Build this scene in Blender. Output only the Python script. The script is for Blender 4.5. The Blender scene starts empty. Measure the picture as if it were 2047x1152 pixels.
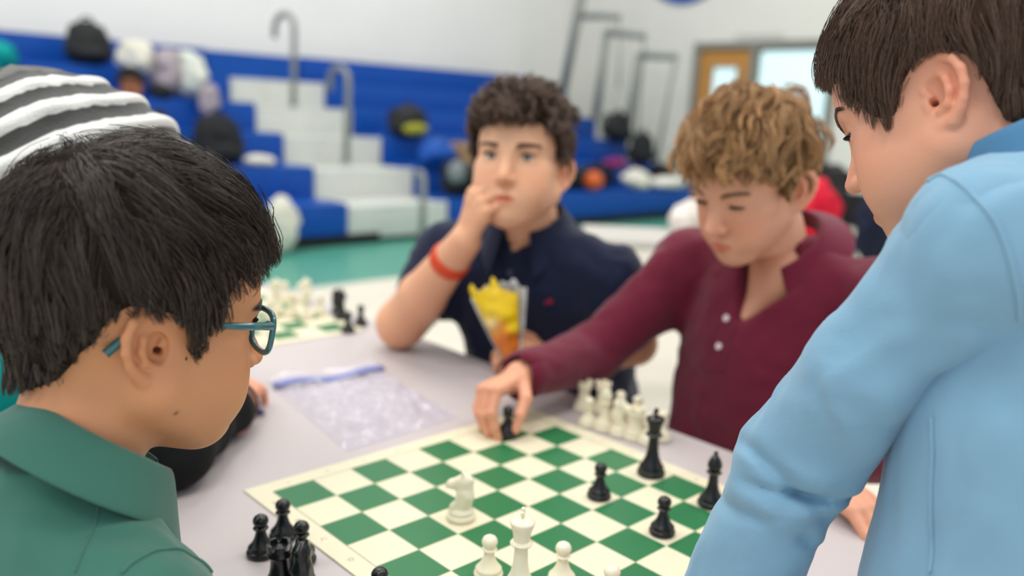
import bpy, math, random
import numpy as np
from mathutils import Matrix, Vector

random.seed(7)
rng = np.random.default_rng(7)
scene = bpy.context.scene
COL = scene.collection
R_ = math.radians

# ------------------------------------------------------------------ camera
CAM = np.array([.91323, -.47327, 1.22642])
YAW, PITCH, ROLL, FPX = 2.37782, -.20595, .04729, 1680.0
cF = np.array([math.cos(YAW)*math.cos(PITCH), math.sin(YAW)*math.cos(PITCH), math.sin(PITCH)])
_r = np.cross(cF, [0, 0, 1.]); _r /= np.linalg.norm(_r); _u = np.cross(_r, cF)
cR = math.cos(ROLL)*_r + math.sin(ROLL)*_u
cU = -math.sin(ROLL)*_r + math.cos(ROLL)*_u
cam_d = bpy.data.cameras.new('camera'); cam = bpy.data.objects.new('camera', cam_d); COL.objects.link(cam)
cam.matrix_world = Matrix(((cR[0], cU[0], -cF[0], CAM[0]), (cR[1], cU[1], -cF[1], CAM[1]), (cR[2], cU[2], -cF[2], CAM[2]), (0, 0, 0, 1)))
cam_d.sensor_width = 36.0; cam_d.lens = FPX/2047*36
cam_d.clip_start = .02; cam_d.clip_end = 100
cam_d.dof.use_dof = True; cam_d.dof.focus_distance = .74; cam_d.dof.aperture_fstop = 2.5
scene.camera = cam

# ------------------------------------------------------------------ light
w = bpy.data.worlds.new('gym_air'); scene.world = w; w.use_nodes = True
w.node_tree.nodes['Background'].inputs[0].default_value = (.86, .93, 1., 1)
w.node_tree.nodes["Background"].inputs[1].default_value = .90
def area(x, y, z, sx, sy, power, col=(1, .97, .92)):
    l = bpy.data.lights.new('ceiling_lamp', 'AREA'); l.shape = 'RECTANGLE'; l.size = sx; l.size_y = sy; l.energy = power; l.color = col
    o = bpy.data.objects.new('ceiling_lamp', l); COL.objects.link(o); o.location = (x, y, z); return o
for lx in (-6.2, -2.4, 1.4):
    for ly in (-2.5, 1.8, 6.2):
        area(lx, ly, 6.4, 1.6, 2.4, 100)
scene.view_settings.view_transform = 'Standard'
try: scene.view_settings.look = 'None'
except Exception: pass
scene.view_settings.gamma = 1.0; scene.view_settings.use_curve_mapping = False
scene.view_settings.exposure = 0.14
scene.cycles.max_bounces = 6
scene.cycles.transparent_max_bounces = 8

# ------------------------------------------------------------------ pixel helpers (2047 x 1152 frame)
def ray(x, y): return cF + cR*(x-1023.5)/FPX + cU*(576-y)/FPX
def P(x, y, d): return CAM + d*ray(x, y)
def atz(x, y, z=.74):
    d = ray(x, y); return CAM + d*(z-CAM[2])/d[2]
def atx(x, y, X):
    d = ray(x, y); return CAM + d*(X-CAM[0])/d[0]
def aty(x, y, Y):
    d = ray(x, y); return CAM + d*(Y-CAM[1])/d[1]

# ------------------------------------------------------------------ materials
def srgb(r, g, b):
    f = lambda c: (c/255/12.92 if c/255 <= .04045 else ((c/255+.055)/1.055)**2.4)
    return (f(r), f(g), f(b), 1)
MATS = {}
def mat(name, col, rough=.6, spec=.4, metal=0., noise=None, bump=None, sss=0., coat=0., attr=None, sheen=0.):
    """Principled material; noise=(scale, amount) varies the colour, bump=(scale, strength) adds fine relief, attr multiplies a colour attribute."""
    if name in MATS: return MATS[name]
    m = bpy.data.materials.new(name); m.use_nodes = True; nt = m.node_tree; N = nt.nodes; L = nt.links
    b = N['Principled BSDF']
    b.inputs['Base Color'].default_value = col; b.inputs['Roughness'].default_value = rough
    b.inputs['Specular IOR Level'].default_value = spec; b.inputs['Metallic'].default_value = metal
    b.inputs['Coat Weight'].default_value = coat
    if sheen: b.inputs['Sheen Weight'].default_value = sheen; b.inputs['Sheen Roughness'].default_value = .5
    src = None
    if attr:
        a = N.new('ShaderNodeAttribute'); a.attribute_name = attr; src = a.outputs['Color']
    if noise or bump:
        tc = N.new('ShaderNodeTexCoord')
    if noise:
        n = N.new('ShaderNodeTexNoise'); n.inputs['Scale'].default_value = noise[0]; n.inputs['Detail'].default_value = 5
        L.new(tc.outputs['Object'], n.inputs['Vector'])
        mr = N.new('ShaderNodeMapRange'); mr.inputs[1].default_value = .3; mr.inputs[2].default_value = .7
        mr.inputs[3].default_value = 1-noise[1]; mr.inputs[4].default_value = 1+noise[1]
        L.new(n.outputs['Fac'], mr.inputs[0])
        mx = N.new('ShaderNodeMix'); mx.data_type = 'RGBA'; mx.blend_type = 'MULTIPLY'; mx.inputs[0].default_value = 1
        if src is not None: L.new(src, mx.inputs[6])
        else: mx.inputs[6].default_value = col
        L.new(mr.outputs[0], mx.inputs[7]); src = mx.outputs[2]
    if src is not None: L.new(src, b.inputs['Base Color'])
    if bump:
        n2 = N.new('ShaderNodeTexNoise'); n2.inputs['Scale'].default_value = bump[0]; n2.inputs['Detail'].default_value = 3
        L.new(tc.outputs['Object'], n2.inputs['Vector'])
        bp = N.new('ShaderNodeBump'); bp.inputs['Strength'].default_value = bump[1]; bp.inputs['Distance'].default_value = .002
        L.new(n2.outputs['Fac'], bp.inputs['Height']); L.new(bp.outputs['Normal'], b.inputs['Normal'])
    if sss:
        b.inputs['Subsurface Weight'].default_value = sss; b.inputs['Subsurface Radius'].default_value = (.010, .004, .002)
        b.inputs['Subsurface Scale'].default_value = .6
    MATS[name] = m
    return m

# ------------------------------------------------------------------ objects
def root_loc(o):
    v = np.zeros(3)
    while o is not None:
        v += np.array(o.location); o = o.parent
    return v
def obj(name, V, faces, m=None, parent=None, smooth=True, tint=None, origin=None):
    """one mesh object from world-space vertices; faces = (n,3)/(n,4) array or list of tuples"""
    V = np.asarray(V, np.float64)
    me = bpy.data.meshes.new(name)
    base = root_loc(parent) if parent is not None else np.zeros(3)
    off = np.zeros(3) if origin is None else np.asarray(origin, float)-base
    V = V-base-off
    if isinstance(faces, np.ndarray):
        k = faces.shape[1]; n = len(faces)
        me.vertices.add(len(V)); me.vertices.foreach_set('co', V.astype(np.float32).ravel())
        me.loops.add(n*k); me.loops.foreach_set('vertex_index', faces.astype(np.int32).ravel())
        me.polygons.add(n); me.polygons.foreach_set('loop_start', np.arange(0, n*k, k, dtype=np.int32))
        me.update(calc_edges=True)
    else:
        me.from_pydata(V.tolist(), [], [tuple(int(i) for i in f) for f in faces]); me.update()
    me.polygons.foreach_set('use_smooth', np.full(len(me.polygons), smooth))
    if tint is not None:
        at = me.color_attributes.new('tint', 'FLOAT_COLOR', 'POINT')
        t = np.ones((len(V), 4), np.float32); t[:, :3] = tint
        at.data.foreach_set('color', t.ravel())
    if m is not None:
        for q in (m if isinstance(m, (list, tuple)) else [m]): me.materials.append(q)
    o = bpy.data.objects.new(name, me); COL.objects.link(o)
    if parent is not None: o.parent = parent
    o.location = off if (parent is not None or origin is not None) else (0, 0, 0)
    return o
def tag(o, label=None, cat=None, group=None, kind=None):
    if label: o['label'] = label
    if cat: o['category'] = cat
    if group: o['group'] = group
    if kind: o['kind'] = kind
    return o
def empty(name, loc, label, cat, group=None):
    o = bpy.data.objects.new(name, None); COL.objects.link(o); o.location = tuple(float(v) for v in loc); o.empty_display_size = .05
    return tag(o, label, cat, group)
def plabel(o, s): o['label'] = s; return o
def dup(root, loc, label=None, group=None, rz=None):
    r = root.copy(); COL.objects.link(r); r.location = tuple(float(v) for v in loc)
    if rz is not None: r.rotation_euler = (0, 0, rz)
    if label: r['label'] = label
    if group: r['group'] = group
    for ch in list(root.children):
        c = ch.copy(); COL.objects.link(c); c.parent = r
        for g in list(ch.children):
            d = g.copy(); COL.objects.link(d); d.parent = c
    return r

class MB:
    """collects simple shapes into one mesh"""
    def __init__(s): s.v = []; s.f = []
    def add(s, V, Fs):
        n = len(s.v); s.v += [tuple(map(float, p)) for p in V]; s.f += [tuple(i+n for i in f) for f in Fs]; return s
    def box(s, lo, hi, bev=0.):
        x0, y0, z0 = lo; x1, y1, z1 = hi
        if not bev:
            V = [(x0, y0, z0), (x1, y0, z0), (x1, y1, z0), (x0, y1, z0), (x0, y0, z1), (x1, y0, z1), (x1, y1, z1), (x0, y1, z1)]
            return s.add(V, [(0, 3, 2, 1), (4, 5, 6, 7), (0, 1, 5, 4), (1, 2, 6, 5), (2, 3, 7, 6), (3, 0, 4, 7)])
        b = bev; V = []; Fs = []
        # rounded outline in xy, bevelled top/bottom
        def ring(z, ins, c):
            o = []
            for (sx, sy, a0) in ((1, 1, 0), (-1, 1, 90), (-1, -1, 180), (1, -1, 270)):
                for k in range(4):
                    a = R_(a0+30*k)
                    cx = (x1-b-0 if sx > 0 else x0+b); cy = (y1-b if sy > 0 else y0+b)
                    o.append((cx+(b-ins)*math.cos(a), cy+(b-ins)*math.sin(a), z))
            return o
        rings = [ring(z0, b*.5, 0), ring(z0+b*.35, b*.1, 0), ring(z0+b*.8, 0, 0), ring(z1-b*.8, 0, 0), ring(z1-b*.35, b*.1, 0), ring(z1, b*.5, 0)]
        n = 16
        for rr in rings: V += rr
        for i in range(len(rings)-1):
            for j in range(n): Fs.append((i*n+j, i*n+(j+1) % n, (i+1)*n+(j+1) % n, (i+1)*n+j))
        Fs.append(tuple(range(n-1, -1, -1))); Fs.append(tuple((len(rings)-1)*n+j for j in range(n)))
        return s.add(V, Fs)
    def tube(s, pts, r, n=10, close=False, caps=True):
        pts = [np.asarray(p, float) for p in pts]; m = len(pts)
        rr = r if hasattr(r, '__len__') else [r]*m
        V = []; prev = None
        for i, p in enumerate(pts):
            if close: t = pts[(i+1) % m]-pts[i-1]
            else: t = pts[min(i+1, m-1)]-pts[max(i-1, 0)]
            t = t/(np.linalg.norm(t)+1e-12)
            if prev is None:
                a = np.array([0, 0, 1.]) if abs(t[2]) < .9 else np.array([1., 0, 0]); prev = np.cross(t, a)
            x = prev-t*np.dot(prev, t); x /= np.linalg.norm(x)+1e-12; y = np.cross(t, x); prev = x
            for k in range(n):
                a = 2*math.pi*k/n; V.append(p+rr[i]*(math.cos(a)*x+math.sin(a)*y))
        Fs = []
        for i in range(m if close else m-1):
            j = (i+1) % m
            for k in range(n): Fs.append((i*n+k, i*n+(k+1) % n, j*n+(k+1) % n, j*n+k))
        if caps and not close: Fs.append(tuple(range(n-1, -1, -1))); Fs.append(tuple((m-1)*n+k for k in range(n)))
        return s.add(V, Fs)
    def lathe(s, prof, c=(0, 0, 0), n=28):
        V = []; Fs = []; m = len(prof)
        for (r, z) in prof:
            for k in range(n):
                a = 2*math.pi*k/n; V.append((c[0]+r*math.cos(a), c[1]+r*math.sin(a), c[2]+z))
        for i in range(m-1):
            for k in range(n): Fs.append((i*n+k, i*n+(k+1) % n, (i+1)*n+(k+1) % n, (i+1)*n+k))
        Fs.append(tuple(range(n-1, -1, -1))); Fs.append(tuple((m-1)*n+k for k in range(n)))
        return s.add(V, Fs)
    def build(s, name, m=None, parent=None, smooth=False, origin=None):
        return obj(name, np.array(s.v), s.f, m, parent, smooth, origin=origin)
def autosmooth(o, ang=35):
    me = o.data
    me.polygons.foreach_set('use_smooth', np.full(len(me.polygons), True))
    try: me.set_sharp_from_angle(angle=R_(ang))
    except Exception: pass
    return o

# ------------------------------------------------------------------ implicit-surface modelling
def ell(c, r, R=None):
    c = np.asarray(c, float); r = np.asarray(r, float)
    ext = r if R is None else np.abs(np.asarray(R)).T @ r if False else (r if R is None else np.full(3, r.max()))
    def fn(x, y, z):
        x = x-c[0]; y = y-c[1]; z = z-c[2]
        if R is not None:
            x, y, z = (R[0][0]*x+R[0][1]*y+R[0][2]*z, R[1][0]*x+R[1][1]*y+R[1][2]*z, R[2][0]*x+R[2][1]*y+R[2][2]*z)
        k0 = np.sqrt((x/r[0])**2+(y/r[1])**2+(z/r[2])**2)
        k1 = np.sqrt((x/r[0]**2)**2+(y/r[1]**2)**2+(z/r[2]**2)**2)+1e-9
        return k0*(k0-1)/k1
    return c-ext, c+ext, fn
def rc(a, b, ra, rb=None):
    a = np.asarray(a, float); b = np.asarray(b, float); rb = ra if rb is None else rb
    ba = b-a; bb = float(ba@ba)+1e-12; m = max(ra, rb)
    def fn(x, y, z):
        px = x-a[0]; py = y-a[1]; pz = z-a[2]
        t = np.clip((px*ba[0]+py*ba[1]+pz*ba[2])/bb, 0, 1)
        return np.sqrt((px-t*ba[0])**2+(py-t*ba[1])**2+(pz-t*ba[2])**2)-(ra+(rb-ra)*t)
    return np.minimum(a, b)-m, np.maximum(a, b)+m, fn
def loft(rows, p=2.0):
    """rows of (z, cx, cy, rx, ry): superelliptic trunk along z"""
    A = np.array(rows, float); A = A[np.argsort(A[:, 0])]
    lo = np.array([(A[:, 1]-A[:, 3]).min(), (A[:, 2]-A[:, 4]).min(), A[0, 0]]); hi = np.array([(A[:, 1]+A[:, 3]).max(), (A[:, 2]+A[:, 4]).max(), A[-1, 0]])
    zz = np.linspace(A[0, 0], A[-1, 0], 80); ker = np.exp(-np.linspace(-2, 2, 9)**2); ker /= ker.sum()
    B = [np.convolve(np.pad(np.interp(zz, A[:, 0], A[:, k]), 4, mode='edge'), ker, 'valid') for k in range(1, 5)]
    def fn(x, y, z):
        cx, cy, rx, ry = (np.interp(z.ravel(), zz, b).reshape(z.shape) for b in B)
        q = (np.abs((x-cx)/rx)**p+np.abs((y-cy)/ry)**p)**(1/p)
        d = (q-1)*np.minimum(rx, ry)
        return np.maximum(d, np.maximum(A[0, 0]-z, z-A[-1, 0]))
    return lo, hi, fn
class Field:
    def __init__(s, lo, hi, h, fill=.05):
        s.o = np.asarray(lo, float); s.h = h; s.n = np.ceil((np.asarray(hi, float)-s.o)/h).astype(int)+1
        s.D = np.full(s.n, fill, np.float32); s.ax = [(s.o[i]+h*np.arange(s.n[i])).astype(np.float32) for i in range(3)]
    def reg(s, lo, hi, pad):
        a = np.clip(np.floor((np.asarray(lo)-pad-s.o)/s.h).astype(int), 0, s.n); b = np.clip(np.ceil((np.asarray(hi)+pad-s.o)/s.h).astype(int)+1, 0, s.n)
        if (b <= a).any(): return None
        return tuple(slice(a[i], b[i]) for i in range(3)), (s.ax[0][a[0]:b[0]][:, None, None], s.ax[1][a[1]:b[1]][None, :, None], s.ax[2][a[2]:b[2]][None, None, :])
    def u(s, prim, k=.01, pad=None):
        q = s.reg(prim[0], prim[1], (k+3*s.h) if pad is None else pad)
        if q is None: return s
        sl, X = q; d = prim[2](*X).astype(np.float32); a = s.D[sl]
        h = np.maximum(k-np.abs(a-d), 0)/k; s.D[sl] = np.minimum(a, d)-h*h*k*.25; return s
    def cut(s, prim, k=.005):
        q = s.reg(prim[0], prim[1], k+2*s.h)
        if q is None: return s
        sl, X = q; d = -prim[2](*X).astype(np.float32); a = s.D[sl]
        h = np.maximum(k-np.abs(a-d), 0)/k; s.D[sl] = np.maximum(a, d)+h*h*k*.25; return s
    def chain(s, pts, radii, k=.01):
        for i in range(len(pts)-1): s.u(rc(pts[i], pts[i+1], radii[i], radii[i+1]), k)
        return s
    def sample(s, p, D=None):
        D = s.D if D is None else D
        q = (p-s.o)/s.h; q = np.clip(q, 0, s.n-1.001); i = q.astype(int); f = q-i; out = 0
        for dx in (0, 1):
            for dy in (0, 1):
                for dz in (0, 1):
                    wgt = (f[:, 0] if dx else 1-f[:, 0])*(f[:, 1] if dy else 1-f[:, 1])*(f[:, 2] if dz else 1-f[:, 2])
                    out = out+wgt*D[i[:, 0]+dx, i[:, 1]+dy, i[:, 2]+dz]
        return out
    def grad(s, p, D=None):
        e = s.h*.8; g = np.empty_like(p)
        for k in range(3):
            dv = np.zeros(3); dv[k] = e; g[:, k] = (s.sample(p+dv, D)-s.sample(p-dv, D))/(2*e)
        return g
    def mesh(s, refine=2, D=None):
        D = s.D if D is None else D; h = s.h
        S = D < 0
        S[0] = S[-1] = False; S[:, 0] = S[:, -1] = False; S[:, :, 0] = S[:, :, -1] = False
        cnt = np.zeros(tuple(s.n-1), np.int8)
        for dx in (0, 1):
            for dy in (0, 1):
                for dz in (0, 1): cnt += S[dx:s.n[0]-1+dx, dy:s.n[1]-1+dy, dz:s.n[2]-1+dz]
        act = (cnt > 0) & (cnt < 8); C = np.argwhere(act); idx = np.full(act.shape, -1, np.int32); idx[act] = np.arange(len(C))
        acc = np.zeros((len(C), 3)); num = np.zeros(len(C))
        cs = [(a, b, c) for a in (0, 1) for b in (0, 1) for c in (0, 1)]
        val = {c: D[C[:, 0]+c[0], C[:, 1]+c[1], C[:, 2]+c[2]].astype(float) for c in cs}
        for c in cs:
            for k in range(3):
                if c[k] == 0:
                    e = list(c); e[k] = 1; e = tuple(e); a, b = val[c], val[e]; m = (a < 0) != (b < 0)
                    t = np.where(m, a/np.where(m, a-b, 1), 0); t = np.clip(t, 0, 1)
                    q = np.array(c, float)[None]+np.zeros((len(C), 3)); q[:, k] += t
                    acc += q*m[:, None]; num += m
        V = s.o+h*(C+acc/np.maximum(num, 1)[:, None])
        Q = []
        for k in range(3):
            sl0 = [slice(0, s.n[i]) for i in range(3)]; sl1 = list(sl0); sl0[k] = slice(0, s.n[k]-1); sl1[k] = slice(1, s.n[k])
            A, B = S[tuple(sl0)], S[tuple(sl1)]; E = np.argwhere(A != B); inside = A[E[:, 0], E[:, 1], E[:, 2]]
            i, j = (k+1) % 3, (k+2) % 3
            def nb(di, dj):
                g = E.copy(); g[:, i] -= di; g[:, j] -= dj; return idx[g[:, 0], g[:, 1], g[:, 2]]
            q = np.stack([nb(1, 1), nb(0, 1), nb(0, 0), nb(1, 0)], 1)
            q[~inside] = q[~inside][:, ::-1]; Q.append(q)
        Q = np.concatenate(Q)
        for _ in range(refine):
            g = s.grad(V, D); d = s.sample(V, D); gl = (g*g).sum(1)+1e-6
            st = -(d/gl)[:, None]*g; ln = np.linalg.norm(st, axis=1, keepdims=True); st *= np.minimum(1, .5*h/np.maximum(ln, 1e-9)); V = V+st
        return V, Q
def join(parts):
    V = []; Q = []; n = 0
    for v, q in parts: V.append(v); Q.append(q+n); n += len(v)
    return np.concatenate(V), np.concatenate(Q)
def snoise(p, scale, seed=0, n=10):
    """smooth pseudo noise in [-1,1] on an (m,3) array"""
    r = np.random.default_rng(seed); out = 0
    for _ in range(n):
        k = r.normal(size=3); k *= scale*(0.6+.8*r.random())/np.linalg.norm(k); out = out+np.sin(p@k*6.283+r.random()*6.283)
    return out/math.sqrt(n/2)*.6

# ================================================================== SETTING
M_wall = mat('painted_block_wall', srgb(230, 230, 226), .75, .25, noise=(1.5, .02), bump=(60, .1))
M_wall2 = mat('painted_side_wall', srgb(218, 218, 211), .75, .25, noise=(1.5, .02), bump=(60, .1))
M_floor = mat('cream_gym_floor', srgb(212, 206, 192), .35, .4, noise=(3, .03))
M_teal = mat('teal_floor_paint', srgb(72, 142, 126), .35, .4, noise=(4, .05))
M_ceil = mat('ceiling_paint', srgb(225, 225, 222), .8, .2)
M_blue = mat('blue_bleacher_plastic', srgb(12, 72, 156), .42, .22, noise=(6, .05))
M_step = mat('grey_step_paint', srgb(196, 199, 194), .5, .4, noise=(8, .04))
M_black = mat('black_rubber', srgb(22, 24, 24), .6, .3)
M_rail = mat('grey_rail_paint', srgb(124, 128, 124), .45, .5)
M_oak = mat('varnished_door_wood', srgb(188, 134, 66), .4, .4, noise=(9, .12))
M_frame = mat('grey_door_frame', srgb(128, 128, 120), .5, .4)

def struct(name, mb, m, parent=None):
    o = mb.build(name, m, parent); o['kind'] = 'structure'; return o
struct('floor', MB().box((-9.2, -6, -.1), (6, 10.1, 0)), M_floor)
struct('trim_1', MB().box((-9.0, -5.9, 0), (-4.05, 9.95, .002)), M_teal)
struct('wall_back', MB().box((-9.2, -6, 0), (-9.0, 10.2, 6.8)), M_wall)
struct('ceiling', MB().box((-9.2, -6, 6.8), (6, 10.2, 6.95)), M_ceil)
wr = MB()
DX0, DX1, DZ = -6.33, -4.35, 2.23       # doorway in the side wall
wr.box((-9.0, 10, 0), (DX0, 10.2, 6.8)); wr.box((DX1, 10, 0), (6, 10.2, 6.8)); wr.box((DX0, 10, DZ), (DX1, 10.2, 6.8))
struct('wall_right', wr, M_wall2)
bb = MB().box((-9.0, 9.98, .002), (DX0-.09, 9.998, .12)); bb.box((DX1+.09, 9.98, .002), (6, 9.998, .12)); struct('baseboard_right', bb, M_black)

# double doorway: wooden leaf with a vision panel, glazed leaf beside it
fr = MB()
for x0, x1, z0, z1 in ((DX0-.09, DX0, .002, DZ+.09), (DX1, DX1+.09, .002, DZ+.09), (DX0, DX1, DZ, DZ+.09), (-5.50, -5.41, .002, DZ)):
    fr.box((x0, 9.93, z0), (x1, 10.08, z1))
d1 = MB()
x0, x1 = DX0, -5.50
wx0, wx1, wz0, wz1 = -6.10, -5.72, 1.02, 1.98
d1.box((x0, 9.99, .01), (wx0, 10.035, DZ)); d1.box((wx1, 9.99, .01), (x1, 10.035, DZ)); d1.box((wx0, 9.99, .01), (wx1, 10.035, wz0)); d1.box((wx0, 9.99, wz1), (wx1, 10.035, DZ))
dr = struct('door_1', d1, M_oak)
struct('door_frame', fr, M_frame, dr)
M_day = bpy.data.materials.new('daylit_glass'); M_day.use_nodes = True
bq = M_day.node_tree.nodes['Principled BSDF']; bq.inputs['Base Color'].default_value = srgb(205, 232, 236); bq.inputs['Roughness'].default_value = .1
bq.inputs['Emission Color'].default_value = srgb(196, 226, 232); bq.inputs['Emission Strength'].default_value = .55
struct('door_pane', MB().box((wx0, 10.005, wz0), (wx1, 10.02, wz1)), M_day, dr)
bead = MB()
for a in ((wx0-.02, wz0-.02, wx1+.02, wz0), (wx0-.02, wz1, wx1+.02, wz1+.02), (wx0-.02, wz0, wx0, wz1), (wx1, wz0, wx1+.02, wz1)):
    bead.box((a[0], 9.975, a[1]), (a[2], 9.99, a[3]))
struct('glazing_bead', bead, M_frame, dr)
struct('door_handle', MB().tube([(-5.58, 9.99, 1.0), (-5.58, 9.94, 1.0), (-5.7, 9.935, 1.0)], .011), mat('brushed_metal', srgb(170, 170, 168), .3, .5, 1.0), dr)
wn = MB()
for a in ((-5.41, .01, DX1, .35), (-5.41, 2.19, DX1, DZ), (-5.41, .35, -5.37, 2.19), (DX1-.04, .35, DX1, 2.19)):
    wn.box((a[0], 9.98, a[1]), (a[2], 10.03, a[3]))
w1 = struct('window_1', wn, M_frame)
struct('window_pane', MB().box((-5.37, 10.0, .35), (DX1-.04, 10.015, 2.19)), M_day, w1)

# round blue emblem high on the side wall, only its lower rim in view
em = empty('wall_emblem', (-6.70, 9.99, 3.72), 'large round blue emblem high on the side wall, its lower rim showing', 'emblem')
def disc(c, r, y0, y1, n=64):
    V = [(c[0]+r*math.cos(2*math.pi*k/n), y, c[2]+r*math.sin(2*math.pi*k/n)) for y in (y0, y1) for k in range(n)]
    return MB().add(V, [tuple(range(n)), tuple(range(2*n-1, n-1, -1))]+[(k, k+n, (k+1) % n+n, (k+1) % n) for k in range(n)])
disc((-6.70, 0, 3.72), .85, 9.96, 9.999).build('blue_disc', mat('emblem_blue', srgb(40, 84, 160), .5), em)
disc((-6.70, 0, 3.72), .66, 9.95, 9.96).build('inner_disc', mat('emblem_white', srgb(214, 218, 222), .5), em)
tag(MB().box((-5.80, 9.985, 2.36), (-5.06, 9.999, 2.42), .008).build('door_sign', mat('pale_sign', srgb(196, 196, 192), .6)), 'narrow pale sign strip on the wall above the doorway', 'sign')

# ------------------------------------------------------------------ bleachers
BX = [-5.42-.57*k for k in range(6)]; BZ = [.365+.275*k for k in range(6)]
YA0, YA1, YE = 3.56, 4.72, 8.75
bl = empty('bleachers', (-5.4, 2, 0), 'blue plastic bleacher stand with grey aisle steps against the white wall', 'bleachers')
for k in range(6):
    for (y0, y1) in ((-5.5, YA0), (YA1, YE)):
        z0 = .10 if k == 0 else BZ[k-1]-.02
        n = 1
        o = MB().box((BX[k]-.59 if k < 5 else BX[k]-.45, y0, z0), (BX[k], y1, BZ[k]), .022).build('bench_row', M_blue, bl); autosmooth(o)
        lip = MB().box((BX[k]-.30, y0+.01, BZ[k]), (BX[k]-.005, y1-.01, BZ[k]+.012), .006).build('seat_board', M_blue, bl); autosmooth(lip)
for k in range(5):
    z0 = .0 if k == 0 else BZ[k-1]-.16
    o = MB().box((BX[k]-.60, YA0+.015, z0 if k else .05), (BX[k]-.03, YA1-.015, BZ[k]-.03), .012).build('aisle_step', M_step, bl); autosmooth(o)
    MB().box((BX[k]-.075, YA0+.02, BZ[k]-.03), (BX[k]-.025, YA1-.02, BZ[k]-.018), .004).build('step_nosing', mat('pale_nosing', srgb(226, 230, 226), .45), bl)
MB().box((BX[5]-.45, YA0+.01, .9), (BX[5]-.03, YA1-.01, BZ[5]), .012).build('aisle_back_panel', M_blue, bl)
MB().box((BX[0]-.5, -5.5, .003), (BX[0]-.02, YA0+.35, .10)).build('kickboard', M_black, bl)
MB().box((BX[0]-.5, YA1, .003), (BX[0]-.02, YE, .10)).build('kickboard', M_black, bl)

def rail(label, pts, r=.032, extra=None, group=None):
    b = np.array(pts[0]); t = empty('handrail', b, label, 'handrail', group)
    MB().tube(pts, r, 12).build('rail_tube', M_rail, t, True)
    for e in (extra or []): MB().tube(e, r*.85, 10).build('rail_bar', M_rail, t, True)
    for p in (pts[0], pts[-1]):
        if p[2] < 1.6 and p is pts[0]: MB().lathe([(.06, 0), (.06, .012), (.04, .016)], p).build('foot_plate', M_rail, t, True)
    return t
def arc_rail(xb, zb, y, h, reach):
    # post, rounded bend back towards the upper row, short return hook
    p = [(xb, y, zb), (xb+.02, y, zb+h*.45), (xb+.03, y, zb+h*.8)]
    for k in range(7):
        a = math.pi*k/6; p.append((xb+.03-reach/2+reach/2*math.cos(a), y, zb+h*.85+.14*math.sin(a)))
    p += [(xb+.03-reach, y, zb+h*.75)]
    return p
rail('grey hooked aisle handrail on the upper steps, its loop against the white wall', arc_rail(-7.36, BZ[3]-.03, 4.1, .98, .42))
rail('grey hooked aisle handrail halfway up the steps, right of the upper one', arc_rail(-6.32, BZ[1]+.02, 4.1, .92, .34))
rail('low grey aisle handrail post at the foot of the steps', [(-5.06, 4.1, .003), (-5.06, 4.1, .35), (-5.07, 4.1, .62), (-5.10, 4.1, .66), (-5.16, 4.1, .66)])
rg = 'end rails of the bleachers'
for i, (a, b, c, d, lb) in enumerate((
        ((-7.78, 8.68, BZ[4]+.02), (-7.42, 8.68, 3.35), (-6.80, 8.68, 2.55), None, 'tallest grey end rail, at the top corner of the bleachers'),
        ((-7.10, 8.68, BZ[3]+.02), (-7.00, 8.68, 2.37), (-6.34, 8.68, 2.29), (-6.36, 8.68, BZ[1]+.3), 'middle grey end rail of the bleachers, second of three steps down'),
        ((-6.54, 8.68, BZ[2]+.02), (-6.40, 8.68, 2.05), (-5.80, 8.68, 2.02), (-5.99, 8.68, BZ[0]+.3), 'lowest grey end rail of the bleachers, nearest the wooden door'))):
    a, b, c = map(np.array, (a, b, c))
    t = empty('end_rail', a, lb, 'handrail', rg)
    if i == 0:
        MB().tube([a, b], .066, 12).build('post', M_rail, t, True)
        MB().tube([(-7.50, 8.68, 2.60), (-7.1, 8.68, 2.58), c], .046, 12).build('top_bar', M_rail, t, True)
        MB().tube([c, (-6.72, 8.68, BZ[2]+.7)], .012, 8).build('cable', M_rail, t, True)
    else:
        MB().tube([a, b], .056, 12).build('post', M_rail, t, True)
        MB().tube([b, c], .046, 12).build('top_bar', M_rail, t, True)
        MB().tube([c, np.array(d)], .020 if i == 1 else .026, 10).build('front_post', M_rail, t, True)
    MB().lathe([(.07, 0), (.07, .012), (.045, .018)], a-np.array([0, 0, .02])).build('foot_plate', M_rail, t, True)

# ------------------------------------------------------------------ soft things lying about the hall
def blob(name, c, r, label, cat, m, seed=0, amp=.12, h=.02, lumps=6, flat=True, group=None, kids=None, parent=None):
    """a rumpled soft body with a flat underside, centred at c with half sizes r"""
    c = np.array(c, float); r = np.array(r, float); rg_ = np.random.default_rng(seed)
    F = Field(c-r*1.35-.03, c+r*1.35+.03, h)
    F.u(ell(c, r*.86), .05)
    for _ in range(lumps):
        d = rg_.normal(size=3); d /= np.linalg.norm(d); F.u(ell(c+d*r*.55, r*rg_.uniform(.3, .55, 3)), .04)
    V, Q = F.mesh(1)
    V = V+(amp*r.min()*snoise(V, 1.2/r.min(), seed))[:, None]*(V-c)/(np.linalg.norm(V-c, axis=1)[:, None]+1e-6)
    if flat: V[:, 2] = np.maximum(V[:, 2], c[2]-r[2]*.82)
    o = obj(name, V, Q, m, parent)
    if label: tag(o, label, cat, group)
    return o
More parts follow.
